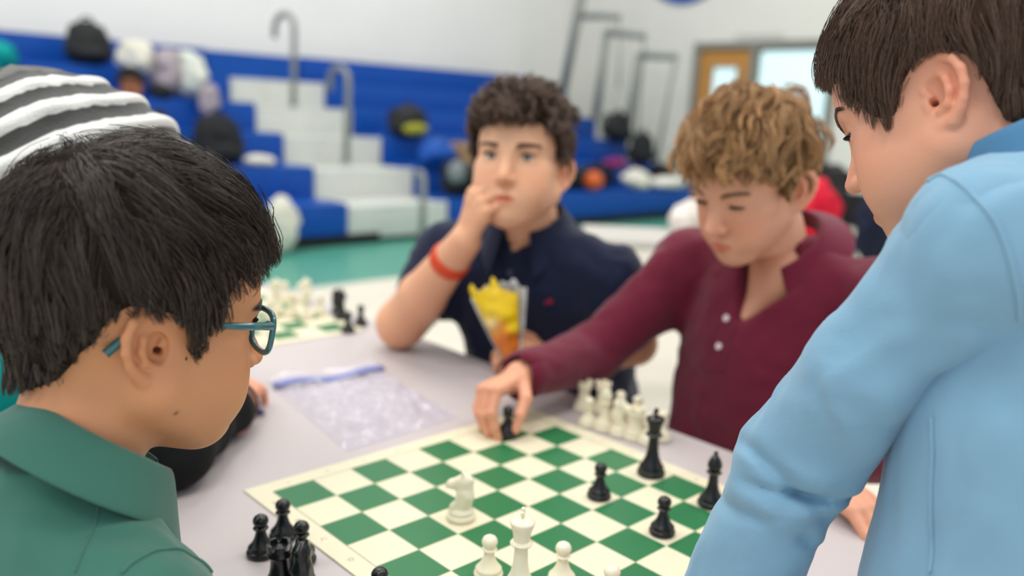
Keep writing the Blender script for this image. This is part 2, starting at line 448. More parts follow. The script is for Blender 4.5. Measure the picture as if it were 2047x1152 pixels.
def backpack(c, r, label, m, m2=None, seed=0, face=(1, 0, 0)):
    c = np.array(c, float); r = np.array(r, float); t = empty('backpack', c-[0, 0, r[2]], label, 'backpack')
    F = Field(c-r*1.3, c+r*1.3, r.min()/7)
    F.u(ell(c+[0, 0, -.25*r[2]], r*[.95, .98, .72]), .05).u(ell(c+[0, 0, .3*r[2]], r*[.8, .85, .68]), .06)
    V, Q = F.mesh(1); V = V+(.05*r.min()*snoise(V, 1.5/r.min(), seed))[:, None]*(V-c)/np.linalg.norm(V-c, axis=1)[:, None]
    V[:, 2] = np.maximum(V[:, 2], c[2]-.97*r[2]); obj('bag_body', V, Q, m, t)
    f = np.array(face, float); pc = c+f*r*.72+[0, 0, -.38*r[2]]
    F = Field(pc-r, pc+r, r.min()/7); F.u(ell(pc, r*[.5, .68, .36]), .03); V, Q = F.mesh(1); obj('front_pocket', V, Q, m2 or m, t)
    for s in (-1, 1):
        q = np.cross(f, [0, 0, 1])*s*r*.5
        MB().tube([c+q-f*r*.5+[0, 0, .8*r[2]], c+q-f*r*1.05+[0, 0, .45*r[2]], c+q-f*r*1.1, c+q-f*r*.75+[0, 0, -.75*r[2]]], .018, 8).build('shoulder_strap', m, t, True)
    MB().tube([c+[0, -.06, .92*r[2]], c+[0, -.03, 1.12*r[2]], c+[0, .03, 1.12*r[2]], c+[0, .06, .92*r[2]]], .012, 8).build('carry_loop', m, t, True)
    return t
M_bk = mat('black_nylon', srgb(24, 25, 27), .6, .3, noise=(12, .2), bump=(40, .2))
M_bk2 = mat('charcoal_fleece', srgb(34, 36, 38), .85, .2, noise=(12, .2), bump=(50, .3))
M_yel = mat('olive_yellow_cloth', srgb(150, 150, 52), .8, .2, noise=(8, .2))
M_cream = mat('cream_cloth', srgb(208, 205, 192), .85, .2, noise=(6, .06), bump=(20, .3))
M_mauve = mat('mauve_cloth', srgb(156, 146, 152), .85, .2, noise=(6, .1), bump=(20, .3))
M_navy = mat('navy_cloth', srgb(26, 32, 52), .85, .2, noise=(8, .1), bump=(30, .3))
M_red = mat('red_cloth', srgb(214, 22, 54), .75, .25, noise=(6, .05), bump=(20, .3))
M_tan = mat('tan_card', srgb(176, 142, 100), .7, .2, noise=(5, .06))
M_orange = mat('orange_vinyl', srgb(196, 88, 34), .5, .4)
M_pink = mat('magenta_cloth', srgb(120, 40, 92), .8, .2)
M_tealc = mat('teal_fleece', srgb(0, 140, 136), .85, .2, noise=(8, .08), bump=(20, .2))

backpack((-7.85, 2.23, BZ[4]+.20), (.17, .22, .22), 'black backpack standing on the highest bench, in front of the white wall', M_bk, seed=1)
backpack((-6.30, 2.78, BZ[1]+.22), (.16, .24, .24), 'black backpack on the bench left of the aisle, below the pile of coats', M_bk2, seed=2)
backpack((-6.55, 5.02, BZ[2]+.16), (.17, .25, .18), 'black backpack with a yellow pocket, right of the aisle steps', M_bk, M_yel, seed=3)
blob('gym_bag', (-5.98, 4.98, BZ[1]+.14), (.18, .24, .16), 'blue drawstring bag on the bench below the black and yellow backpack', 'bag', M_blue, 4)
blob('jacket', (-5.62, 4.98, BZ[0]+.19), (.17, .23, .22), 'black jacket heaped at the aisle end of the lowest bench', 'jacket', M_bk, 5)
blob('cap', (-5.46, 4.80, BZ[0]+.27), (.06, .10, .12), 'grey cap lying on the black jacket beside the aisle', 'cap', mat('grey_felt', srgb(120, 128, 132), .8), 6, h=.012)
bx = MB().box((-6.13, 5.25, BZ[1]+.013), (-5.83, 5.66, BZ[1]+.25)); t = bx.build('cardboard_box', M_tan); tag(t, 'tan cardboard box on the bench behind the navy-shirted boy', 'box')
MB().box((-5.99, 5.25, BZ[1]+.25), (-5.97, 5.66, BZ[1]+.256)).build('tape', mat('packing_tape', srgb(150, 120, 80), .3), t)
# coats heaped on the upper benches
cg = 'coats heaped on the upper benches'
blob('coat', (-7.35, 2.48, BZ[4]-.02+.12), (.2, .19, .17), 'cream coat bundle at the left of the coat heap on the upper bench', 'coat', M_cream, 11, group=cg)
blob('coat', (-7.3, 2.74, BZ[3]+.25), (.22, .17, .25), 'mauve coat in the middle of the heap on the upper bench', 'coat', M_mauve, 12, group=cg)
o = blob('coat', (-7.25, 2.95, BZ[3]+.24), (.2, .16, .26), 'pale grey-green coat at the right of the heap on the upper bench', 'coat', mat('pale_cloth', srgb(200, 205, 194), .85, noise=(6, .08)), 13, group=cg)
blob('scarf', (-7.02, 3.02, BZ[3]+.02), (.09, .11, .17), 'greyish scarf hanging down from the coat heap over the bench edge', 'scarf', M_mauve, 14, h=.015)
blob('shoulder_bag', (-7.2, 2.66, BZ[3]-.12+.2), (.1, .12, .1), 'dark bag tucked under the coat heap', 'bag', M_bk, 15, h=.014)
blob('sports_bag', (-7.6, 1.36, BZ[3]+.30), (.14, .24, .15), 'teal sports bag on the bench at the far left edge', 'bag', M_tealc, 16)
blob('tote_bag', (-5.27, 2.84, .25), (.10, .15, .27), 'white tote bag on the floor leaning on the lowest bench', 'bag', M_cream, 17)
blob('paper_bag', (-5.55, 2.55, BZ[0]+.30-.2), (.1, .12, .09), 'small white bag on the lowest bench, above the tote', 'bag', M_cream, 18, h=.014)
blob('lunch_bag', (-6.2, 3.12, BZ[1]+.05), (.14, .17, .05), 'flat pale bag lying on the bench beside the black backpack', 'bag', M_cream, 19, h=.012)
# right-hand end of the stand
backpack((-6.5, 8.45, BZ[2]+.19), (.16, .25, .2), 'black backpack on the bench under the lowest end rail', M_bk, seed=21)
backpack((-5.95, 8.30, BZ[1]+.20), (.16, .20, .22), 'black backpack two benches below the end rail, right end', M_bk2, seed=22)
blob('jacket', (-5.72, 6.75, BZ[0]+.15), (.15, .30, .16), 'black jacket on the lowest bench beside the orange ball', 'jacket', M_bk, 23)
tag(MB().lathe([(.001, -.115)]+[(.115*math.sin(math.pi*k/12), -.115*math.cos(math.pi*k/12)) for k in range(1, 12)]+[(.001, .115)], (-5.53, 6.92, BZ[0]+.128)).build('ball', M_orange, None, True), 'orange ball on the lowest bench behind the navy-shirted boy', 'ball')
blob('duffel_bag', (-5.85, 7.35, BZ[0]+.16), (.16, .32, .16), 'dark navy duffel bag on the lowest bench, right of the orange ball', 'bag', M_navy, 24)
blob('sweater', (-5.80, 7.62, BZ[0]+.30), (.12, .22, .07), 'magenta sweater on top of the navy duffel bag', 'sweater', M_pink, 25, h=.014)
blob('hoodie', (-5.55, 7.75, BZ[0]+.13), (.16, .24, .13), 'cream hoodie lying on the lowest bench edge', 'hoodie', M_cream, 26)
blob('towel', (-5.50, 8.28, BZ[0]+.085), (.17, .36, .08), 'white towel stretched along the lowest bench at its right end', 'towel', mat('white_towel', srgb(222, 218, 212), .9), 27, h=.016)
blob('jacket', (-5.95, 8.75, BZ[0]+.17), (.15, .22, .14), 'black jacket at the extreme right end of the benches', 'jacket', M_bk, 28)

# ------------------------------------------------------------------ tables and chairs farther back
def folding_table(cx, cy, sx, sy, label, m, zt=.74, group=None, rz=0.):
    t = empty('folding_table', (cx, cy, 0), label, 'table', group)
    autosmooth(MB().box((cx-sx/2, cy-sy/2, zt-.035), (cx+sx/2, cy+sy/2, zt), .012).build('tabletop', m, t))
    for a in (-1, 1):
        for b in (-1, 1):
            MB().tube([(cx+a*(sx/2-.1), cy+b*(sy/2-.08), zt-.035), (cx+a*(sx/2-.1), cy+b*(sy/2-.06), .003)], .014, 8).build('leg', M_rail, t, True)
    t.rotation_euler = (0, 0, rz)
    return t
def folding_chair(x, y, rz, label, m=None, group='black folding chairs by the far tables'):
    m = m or M_bk; t = empty('folding_chair', (x, y, 0), label, 'chair', group); c, s = math.cos(rz), math.sin(rz)
    T = lambda p: (x+c*p[0]-s*p[1], y+s*p[0]+c*p[1], p[2])
    def panel(name, lo, hi):
        b = MB().box(lo, hi, .01); b.v = [T(p) for p in b.v]; autosmooth(b.build(name, m, t))
    panel('seat', (-.2, -.2, .43), (.2, .2, .455)); panel('backrest', (-.2, -.235, .66), (.2, -.21, .86))
    for sx in (-.205, .205):
        MB().tube([T((sx, .19, .003)), T((sx, 0, .44)), T((sx, -.225, .87))], .011, 8).build('leg', M_rail, t, True)
        MB().tube([T((sx*.93, -.22, .003)), T((sx*.93, .12, .44))], .011, 8).build('leg', M_rail, t, True)
    return t
M_gtop = mat('grey_tabletop', srgb(184, 180, 174), .45)
M_ctop = mat('cream_tabletop', srgb(222, 216, 200), .45)
folding_table(-1.13, 2.60, 1.0, .46, 'grey-topped folding table between the navy and maroon boys', M_gtop, rz=R_(46.8))
q = atz(1372, 462, .74)
blob('paper_bag', (q[0], q[1], .74+.060), (.07, .09, .075), 'crumpled white paper bag on the grey-topped table', 'bag', mat('white_paper', srgb(232, 222, 212), .7), 31, h=.012)
folding_table(-1.55, 4.75, 1.5, .7, 'cream-topped folding table behind the maroon-shirted boy', M_ctop)
blob('lunch_bag', (-1.72, 4.9, .74+.13), (.13, .17, .15), 'black lunch bag on the cream-topped table', 'bag', M_bk, 32)
folding_chair(-1.50, 5.42, R_(180), 'black folding chair behind the cream-topped table, with nothing hung on it')

# ================================================================== PLAYING TABLE
SQ = .05715; TZ = .74; BZT = TZ+.0026
M_cloth = mat('lilac_grey_tabletop', srgb(190, 181, 182), .42, .45, noise=(3, .03))
tb = empty('folding_table', (-.25, .227, 0), 'long pale lilac-grey table the boys play chess on', 'table')
TX0, TX1, TY0, TY1 = -1.16, .64, -.15, .607
autosmooth(MB().box((TX0, TY0, TZ-.03), (TX1, TY1, TZ), .014).build('tabletop', M_cloth, tb))
for a in (TX0+.18, TX1-.18):
    for b in (TY0+.08, TY1-.08):
        MB().tube([(a, b, TZ-.03), (a, b, .003)], .014, 10).build('leg', M_rail, tb, True)
    MB().tube([(a, TY0+.08, .12), (a, TY1-.08, .12)], .011, 8).build('leg_brace', M_rail, tb, True)

M_vinyl = mat('cream_vinyl', srgb(226, 218, 190), .38, .4, noise=(5, .02))
M_green = mat('green_print', srgb(32, 112, 66), .38, .4, noise=(6, .04))
M_ink = mat('grey_green_ink', srgb(140, 146, 122), .5, .3)
def text_mesh(s, size):
    cu = bpy.data.curves.new('t', 'FONT'); cu.body = s; cu.size = size; cu.align_x = 'CENTER'; cu.align_y = 'CENTER'; cu.extrude = .00005; cu.resolution_u = 2
    o = bpy.data.objects.new('t', cu); COL.objects.link(o)
    me = bpy.data.meshes.new_from_object(o.evaluated_get(bpy.context.evaluated_depsgraph_get()))
    bpy.data.objects.remove(o); bpy.data.curves.remove(cu); return me
def board(x0, y0, label, letters):
    t = empty('chessboard', (x0+4*SQ, y0+4*SQ, TZ), label, 'chessboard', None)
    nx = 24; V = []; Fs = []; e = .027
    # rolled vinyl sheet: very slightly lifted at one corner, 2 mm thick
    X = np.linspace(-e, 8*SQ+e, nx); 
    for z in (TZ+.0004, TZ+.0020):
        for i in range(nx):
            for j in range(nx): V.append((x0+X[i], y0+X[j], z))
    n2 = nx*nx
    for i in range(nx-1):
        for j in range(nx-1):
            a, b, c, d = i*nx+j, (i+1)*nx+j, (i+1)*nx+j+1, i*nx+j+1
            Fs.append((a, d, c, b)); Fs.append((a+n2, b+n2, c+n2, d+n2))
    for i in range(nx-1):
        for (a, b) in ((i*nx, (i+1)*nx), ((i+1)*nx+nx-1, i*nx+nx-1), (i+1, i), (( nx-1)*nx+i, (nx-1)*nx+i+1)): Fs.append((a, b, b+n2, a+n2))
    obj('vinyl_mat', np.array(V), Fs, M_vinyl, t, False)
    for q in ((-.001, -.001, 8*SQ+.001, 0), (-.001, 8*SQ, 8*SQ+.001, 8*SQ+.001), (-.001, 0, 0, 8*SQ), (8*SQ, 0, 8*SQ+.001, 8*SQ)):
        MB().box((x0+q[0], y0+q[1], TZ+.002), (x0+q[2], y0+q[3], TZ+.0022)).build('border_line', M_ink, t)
    first = None
    for i in range(8):
        for j in range(8):
            if (i+j) % 2: continue
            c = np.array([x0+(i+.5)*SQ, y0+(j+.5)*SQ, TZ+.002])
            if first is None:
                h = SQ/2-.0002
                first = MB().box(tuple(c+[-h, -h, 0]), tuple(c+[h, h, .0003])).build('green_square', M_green, t, origin=c)
            else:
                o = first.copy(); COL.objects.link(o); o.parent = t; o.location = tuple(c-root_loc(t))
    if letters:
        for k in range(8):
            for s, (px, py, rz) in (('ABCDEFGH'[k], ((k+.5)*SQ, -.0135, 0)), ('ABCDEFGH'[k], ((k+.5)*SQ, 8*SQ+.0135, math.pi)), ('12345678'[k], (-.0135, (k+.5)*SQ, 0)), ('12345678'[k], (8*SQ+.0135, (k+.5)*SQ, math.pi))):
                me = text_mesh(s, .0095); me.materials.append(M_ink)
                o = bpy.data.objects.new('coordinate_'+('letter' if s.isalpha() else 'digit'), me); COL.objects.link(o); o.parent = t
                o.location = tuple(np.array([x0+px, y0+py, TZ+.0021])-root_loc(t)); o.rotation_euler = (0, 0, rz)
    return t
board(0, 0, 'green and cream vinyl chessboard in front of the blue-shirted boy', True)
board(-1.09, .055, 'second green and cream chessboard at the far end of the table', False)

# ------------------------------------------------------------------ chessmen
def plastic(n, c, r): return mat(n, c, r, .5)
M_pb = mat('black_plastic', srgb(20, 20, 21), .27, .5); M_pw = mat('ivory_plastic', srgb(240, 231, 204), .32, .5)
def mm(L): return [(r/1000, z/1000) for r, z in L]
PAWN = [(.1, 0), (14.6, 0), (15.6, 1), (15.8, 4), (14.8, 6), (13.4, 6.6), (14.2, 8), (14.2, 9.6), (12.6, 11.5), (9.6, 15), (7.2, 20), (5.6, 26), (5.2, 29.5), (7.4, 30.4), (8.4, 31.6), (7.4, 33), (5.6, 33.8), (6.6, 35.2), (8, 37.6), (8.5, 40), (8, 42.4), (6.6, 44.8), (4, 46.6), (.1, 47.2)]
ROOK = [(.1, 0), (16.4, 0), (17.4, 1), (17.6, 4.4), (16.4, 6.6), (15, 7.2), (15.8, 9), (15.4, 11), (13, 14), (10.4, 20), (9.4, 28), (9.4, 36), (10.4, 38.4), (12.6, 39.4), (12.6, 41.4), (12, 42.2), (12.8, 46), (13, 52), (9.6, 52), (9.4, 46.6), (.1, 46)]
BISH = [(.1, 0), (16.6, 0), (17.6, 1), (17.8, 4.4), (16.6, 6.6), (15, 7.2), (15.8, 9), (15, 11.4), (12, 15), (8.4, 22), (6.6, 30), (5.8, 40), (5.8, 43), (9, 44), (10, 45.4), (8.6, 46.8), (6.6, 47.6), (7.6, 49.4), (9.2, 53), (9.4, 56), (8.4, 60), (6.4, 64), (4, 67.4), (2, 69), (2.6, 70), (3, 71.6), (2.4, 73.2), (.1, 74)]
QUEEN = [(.1, 0), (18, 0), (19, 1), (19.2, 4.6), (18, 7), (16.2, 7.6), (17.2, 9.6), (16.4, 12.4), (13, 17), (9.4, 25), (7.4, 35), (6.6, 50), (6.8, 54), (10.6, 55), (11.4, 56.4), (10, 58), (8, 59), (8.4, 61), (9, 66), (10.6, 72), (12.4, 77.5), (10, 77.8), (7, 77), (5, 79), (3, 80), (3.4, 81.6), (3.4, 83.4), (2.4, 85), (.1, 85.6)]
KING = [(.1, 0), (18.2, 0), (19.4, 1), (19.6, 4.8), (18.4, 7.2), (16.6, 7.8), (17.6, 10), (16.8, 13), (13.4, 18), (9.8, 26), (7.8, 36), (6.8, 52), (7, 56), (11, 57), (11.8, 58.6), (10.4, 60.4), (8.4, 61.4), (8.6, 64), (9.4, 70), (11.2, 76), (13, 81), (12.6, 82.4), (9, 84.4), (4, 86), (.1, 86.4)]
KBASE = [(.1, 0), (16.6, 0), (17.6, 1), (17.8, 4.4), (16.6, 6.6), (15, 7.2), (15.8, 9), (15, 11.4), (12.6, 13.6), (11.6, 15), (.1, 15.2)]
def turned(name, prof, m, n=32):
    b = MB().lathe(mm(prof), n=n); o = b.build(name, m, None, True, origin=(0, 0, 0)); return autosmooth(o, 50)
def notch(o, z0, dz, k, width, n=32):
    for v in o.data.vertices:
        if v.co.z > z0:
            a = (math.atan2(v.co.y, v.co.x)/(2*math.pi)*k) % 1
            if a < width and math.hypot(v.co.x, v.co.y) > .004: v.co.z -= dz
def knight_mesh():
    F = Field((-.026, -.016, .008), (.026, .016, .066), .0012)
    k = .004
    F.u(rc((.002, 0, .013), (-.004, 0, .030), .0125, .0108), k).u(rc((-.004, 0, .030), (-.003, 0, .046), .0108, .0085), k)
    F.u(rc((-.003, 0, .049), (.012, 0, .042), .0088, .0062), k).u(rc((.012, 0, .042), (.0165, 0, .0375), .0062, .0052), k)
    F.u(rc((-.008, 0, .020), (-.010, 0, .050), .0055, .0045), .003).u(rc((-.010, 0, .050), (-.003, 0, .057), .004, .003), .003)
    for s in (-1, 1): F.u(rc((-.003, s*.0045, .053), (-.002, s*.0055, .062), .0030, .001), .002); F.cut(ell((.004, s*.0095, .0475), (.002, .002, .002)), .001)
    F.cut(ell((.0185, 0, .0385), (.004, .01, .0008)), .001); F.cut(ell((.014, 0, .028), (.0075, .02, .0085)), .005)
    V, Q = F.mesh(1); V[:, 1] = np.clip(V[:, 1], -.0105, .0105); return V, Q
KN = knight_mesh()
def proto(kind, black):
    m = M_pb if black else M_pw; nm = ('black_' if black else 'white_')+kind
    if kind == 'pawn': return turned(nm, PAWN, m)
    if kind == 'rook':
        o = turned(nm, ROOK, m, 40); notch(o, .049, .0045, 5, .26); return o
    if kind == 'bishop':
        o = turned(nm, BISH, m)
        for v in o.data.vertices:
            if .050 < v.co.z < .066 and abs(v.co.z-.056-v.co.x*.9) < .0022 and v.co.x > 0: v.co.x *= .7; v.co.y *= .8
        return o
    if kind == 'queen':
        o = turned(nm, QUEEN, m, 40); notch(o, .0772, .0035, 8, .3); return o
    if kind == 'king':
        o = turned(nm, KING, m)
        b = MB().box((-.0016, -.0022, .0862), (.0016, .0022, .0968), .0006); b.box((-.0016, -.0052, .0905), (.0016, .0052, .0936), .0006)
        c = b.build('cross', m); c.parent = o; return o
    if kind == 'knight':
        o = turned(nm, KBASE, m); c = obj('horse_head', KN[0], KN[1], m); c.parent = o; return o
PROTO = {}
def piece(kind, black, x, y, label, rz=0., z=BZT, group=None, tilt=None):
    key = (kind, black)
    if key not in PROTO: PROTO[key] = o = proto(kind, black)
    else: o = dup(PROTO[key], (x, y, z))
    o.location = (x, y, z); o.rotation_euler = (tilt[0] if tilt else 0, tilt[1] if tilt else 0, rz)
    tag(o, label, 'chess piece', group); return o
def at(px, py, z=TZ+.001): q = atz(px, py, z); return q[0], q[1]
gb, gw = 'captured black pieces by the boy with glasses', 'captured white pieces by the maroon-shirted boy'
piece('pawn', 1, *at(522, 1108), 'captured black pawn standing farthest left, by the green polo collar', group=gb, z=TZ+.0005)
piece('pawn', 1, *at(566, 1075), 'captured black pawn at the back of the small black group, nearest the board', group=gb, z=TZ+.0005)
piece('pawn', 1, *at(603, 1122), 'captured black pawn on the right of the small black group', group=gb, z=TZ+.0005)
piece('rook', 1, *at(560, 1178), 'captured black rook with a notched crown at the front of the black group', group=gb, z=TZ+.0005)
piece('knight', 1, *at(606, 1188), 'captured black knight in front of the right-hand black pawn', rz=2.2, group=gb, z=TZ+.0005)
piece('pawn', 1, *at(758, 1222), 'captured black pawn cut off by the bottom edge, only its head showing', group=gb, z=TZ+.0005)
S = lambda u, v: ((v)*SQ, (u)*SQ)
piece('king', 1, *at(1301, 948, BZT), 'tall black king standing on the board near the blue sleeve')
piece('pawn', 1, *at(1197, 994, BZT), 'black pawn standing left of the black king')
piece('pawn', 1, *at(1323, 1066, BZT), 'black pawn standing in front of the black bishop, nearest the blue cuff')
piece('bishop', 1, *at(1421, 1010, BZT), 'black bishop at the board edge, touching the outline of the blue sleeve', rz=2.0)
piece('knight', 0, *at(921, 1036, BZT), 'white knight alone on the left half of the board', rz=3.7)
piece('king', 0, *at(1037, 1190, BZT), 'white king at the bottom of the board between two white pawns', rz=.6)
piece('pawn', 0, *at(976, 1152, BZT), 'white pawn left of the white king')
piece('pawn', 0, *at(1122, 1166, BZT), 'white pawn right of the white king')
piece('pawn', 0, *at(1218, 1216, BZT), 'white pawn cut off by the bottom edge, only its head showing')
HELD = atz(1014, 874, BZT)
piece('pawn', 1, HELD[0], HELD[1], 'black pawn pinched in the fingers of the maroon-shirted boy', z=BZT+.004, tilt=(.06, .05))
for k, (kd, px, py, lb) in enumerate((
        ('rook', 1166, 818, 'captured white rook at the far left of the white group'),
        ('rook', 1203, 822, 'captured white rook directly right of the leftmost white rook'),
        ('pawn', 1175, 850, 'captured white pawn in front of the two white rooks'),
        ('bishop', 1208, 858, 'captured white bishop in front of the right-hand white rook'),
        ('pawn', 1238, 836, 'captured white pawn behind the middle of the white group'),
        ('knight', 1240, 868, 'captured white knight in the middle of the white group'),
        ('pawn', 1272, 846, 'captured white pawn behind the knight, toward the maroon shirt'),
        ('rook', 1268, 876, 'captured white rook right of the captured white knight'),
        ('pawn', 1295, 886, 'captured white pawn half hidden behind the black king'),
        ('pawn', 1322, 878, 'captured white pawn at the far right of the white group, by the black king'))):
    piece(kd, 0, *at(px, py), lb, rz=k*1.3, group=gw, z=TZ+.0005)
# game at the far end of the table
gf = 'white pieces of the far game'
for k, (kd, px, py, lb) in enumerate((('queen', 553, 628, 'white queen of the far game, just right of the green glasses'), ('rook', 585, 632, 'white rook of the far game, second from the glasses'), ('bishop', 612, 636, 'white bishop at the right of the far white pieces'),
        ('pawn', 540, 640, 'white pawn of the far game, lowest at the glasses rim'), ('pawn', 570, 600, 'white pawn of the far game, behind the queen and rook'), ('knight', 610, 604, 'white knight of the far game, at the back right'), ('pawn', 640, 628, 'white pawn of the far game, standing farthest right'), ('pawn', 545, 600, 'white pawn of the far game, at the back left'))):
    piece(kd, 0, *at(px, py, BZT), lb, rz=k*.9, group=gf)
piece('bishop', 1, *at(683, 638), 'black bishop standing off the far board near the navy boy\'s elbow', z=TZ+.0005)
piece('pawn', 1, *at(696, 664), 'black pawn in front of the far black bishop', z=TZ+.0005)
piece('pawn', 1, *at(721, 650), 'black pawn nearest the navy boy\'s elbow', z=TZ+.0005)
piece('knight', 1, *at(676, 626), 'black knight just behind the far black bishop', z=TZ+.0005, rz=1.)

# ------------------------------------------------------------------ clear zip bag lying on the table
def plastic_mat():
    m = bpy.data.materials.new('clear_crinkled_plastic'); m.use_nodes = True; nt = m.node_tree; N = nt.nodes; b = N['Principled BSDF']
    b.inputs['Base Color'].default_value = srgb(226, 220, 236); b.inputs['Roughness'].default_value = .12
    b.inputs['Alpha'].default_value = .27; b.inputs['Specular IOR Level'].default_value = .9
    return m
M_pl = plastic_mat(); M_zip = mat('blue_violet_zip', srgb(140, 148, 208), .35, .5)
zb = empty('zip_bag', atz(730, 830), 'clear crumpled plastic zip bag with a blue-violet zip on the table', 'bag')
c00, c10, c11, c01 = (np.array(atz(*q)) for q in ((548, 778), (765, 744), (918, 836), (692, 904)))
n = 44; V = []; Fs = []
uu, vv = np.meshgrid(np.linspace(0, 1, n), np.linspace(0, 1, n), indexing='ij')
B = ((1-uu)*(1-vv))[..., None]*c00+(uu*(1-vv))[..., None]*c10+(uu*vv)[..., None]*c11+((1-uu)*vv)[..., None]*c01
B = B.reshape(-1, 3); edge = (np.minimum(np.minimum(uu, 1-uu), np.minimum(vv, 1-vv)).ravel()*6).clip(0, 1)
hgt = .007+.010*snoise(B, 16, 3)+.006*snoise(B, 34, 4)+.003*np.abs(snoise(B, 60, 5))
top = B.copy(); top[:, 2] = TZ+.0012+np.maximum(hgt, .0008)*edge**.6; bot = B.copy(); bot[:, 2] = TZ+.0006
Q = []
for i in range(n-1):
    for j in range(n-1):
        a = i*n+j; Q.append((a, a+n, a+n+1, a+1))
Q = np.array(Q); V = np.concatenate([top, bot]); Q = np.concatenate([Q, Q[:, ::-1]+n*n])
obj('plastic_sheet', V, Q, M_pl, zb, True)
zp = MB(); pts = [c00*(1-t)+c10*t+np.array([0, 0, .006+.004*math.sin(9*t)]) for t in np.linspace(0, 1, 16)]
nrm = np.cross((c10-c00)/np.linalg.norm(c10-c00), [0, 0, 1])
for d in (-.005, .005): zp.tube([p+nrm*d for p in pts], .0042, 8)
zp.build('zip_strip', M_zip, zb, True)
fl = MB(); V = []; 
for i, p in enumerate(pts):
    for k in range(6): V.append(p-nrm*(-.006-.008*k)*1.0+np.array([0, 0, -.004+.004*math.sin(i*1.1+k*.8)]) if False else p+nrm*(.008+.008*k)*-1.0*(-1 if np.dot(nrm, c00-c01) > 0 else 1)+np.array([0, 0, .001+.003*math.sin(i*1.1+k*.8)]))
fl.add(V, [(i*6+k, (i+1)*6+k, (i+1)*6+k+1, i*6+k+1) for i in range(15) for k in range(5)]); fl.build('bag_flap', M_pl, zb, True)
a, b = atz(484, 806, TZ+.006), atz(522, 824, TZ+.006)
pn = empty('pen', a, 'slim blue pen beside the hand at the black sleeve', 'pen')
MB().tube([a+(a-b)*1.2, b], .0045, 10).build('pen_barrel', mat('blue_pen', srgb(96, 112, 178), .35), pn, True)
MB().tube([b, b+(b-a)/np.linalg.norm(b-a)*.012], [.0042, .0008], 10).build('pen_tip', mat('blue_pen_tip', srgb(70, 80, 130), .3), pn, True)

# ================================================================== PEOPLE
def unit(v): v = np.asarray(v, float); return v/(np.linalg.norm(v)+1e-12)
def frame(yaw, pitch, roll=0.):
    f = np.array([math.cos(yaw)*math.cos(pitch), math.sin(yaw)*math.cos(pitch), math.sin(pitch)])
    r = unit(np.cross(f, [0, 0, 1])); u = np.cross(r, f); c, s = math.cos(roll), math.sin(roll)
    return np.array([c*r+s*u, f, -s*r+c*u])          # rows: right, forward, up
def skin_mat(name, col, rough=.48):
    return mat(name, col, rough, .35, attr='tint', sss=.12, bump=(420, .10))

def ear_prims(F, sg, x0, y0, z0, sc=1., flare=.42, lean=.15, wide=1.25):
    """outer ear: plate, hollow, helix, antihelix, tragus and lobe. a = backward, b = up, c = outward"""
    ca, sa = math.cos(lean), math.sin(lean)
    def T(a, b, c):
        a *= sc*wide; b *= sc; c *= sc
        a2 = a*ca+b*sa; b2 = -a*sa+b*ca
        return np.array([sg*(x0+c+flare*max(a2, -.006)), y0-a2, z0+b2])
    fl = math.atan(flare)
    # rotation rows: outward normal, in-plane back, in-plane up
    nrm = unit([sg*1., flare, 0]); bk = unit([sg*flare, -1., 0]); up = np.array([0, 0, 1.])
    bk2 = unit(bk*ca-up*sa*1.0); up2 = unit(up*ca+bk*sa)
    R = np.array([nrm, bk2, up2])
    F.u(ell(T(.009, .004, .001), np.array([.0042, .0155*wide, .0265])*sc, R), .004)
    F.u(ell(T(.003, -.002, -.006), np.array([.010, .012, .018])*sc, R), .006)
    F.cut(ell(T(.0065, .002, .0075), np.array([.0074, .0085*wide, .0150])*sc, R), .003)
    hel = [(.004, .001, .003), (-.001, .008, .005), (-.004, .016, .005), (-.001, .0255, .0055), (.006, .0315, .006), (.014, .0315, .006), (.0215, .0255, .0062), (.0255, .015, .0064), (.0255, .003, .006), (.0225, -.0085, .0052), (.017, -.0175, .004)]
    rad = [.0022, .003, .0034, .0036, .0038, .0040, .0041, .0041, .0039, .0038, .0042]
    F.chain([T(*p) for p in hel], np.array(rad)*sc, .0022)
    F.chain([T(*p) for p in ((.0195, -.014, .004), (.013, -.0225, .0028), (.006, -.0235, .002), (.002, -.017, .001))], np.array([.0044, .0058, .0054, .004])*sc, .004)
    F.chain([T(*p) for p in ((.010, .021, .004), (.0145, .012, .0062), (.0155, .002, .0066), (.0125, -.008, .0062), (.0065, -.0125, .005))], np.array([.0024, .0030, .0032, .0031, .0034])*sc, .003)
    F.u(rc(T(-.0015, -.0005, .0048), T(-.0005, -.006, .0045), .0036*sc, .0034*sc), .002)
    F.cut(rc(T(.004, -.001, .006), T(.001, -.002, -.010), .0036*sc, .0026*sc), .002)

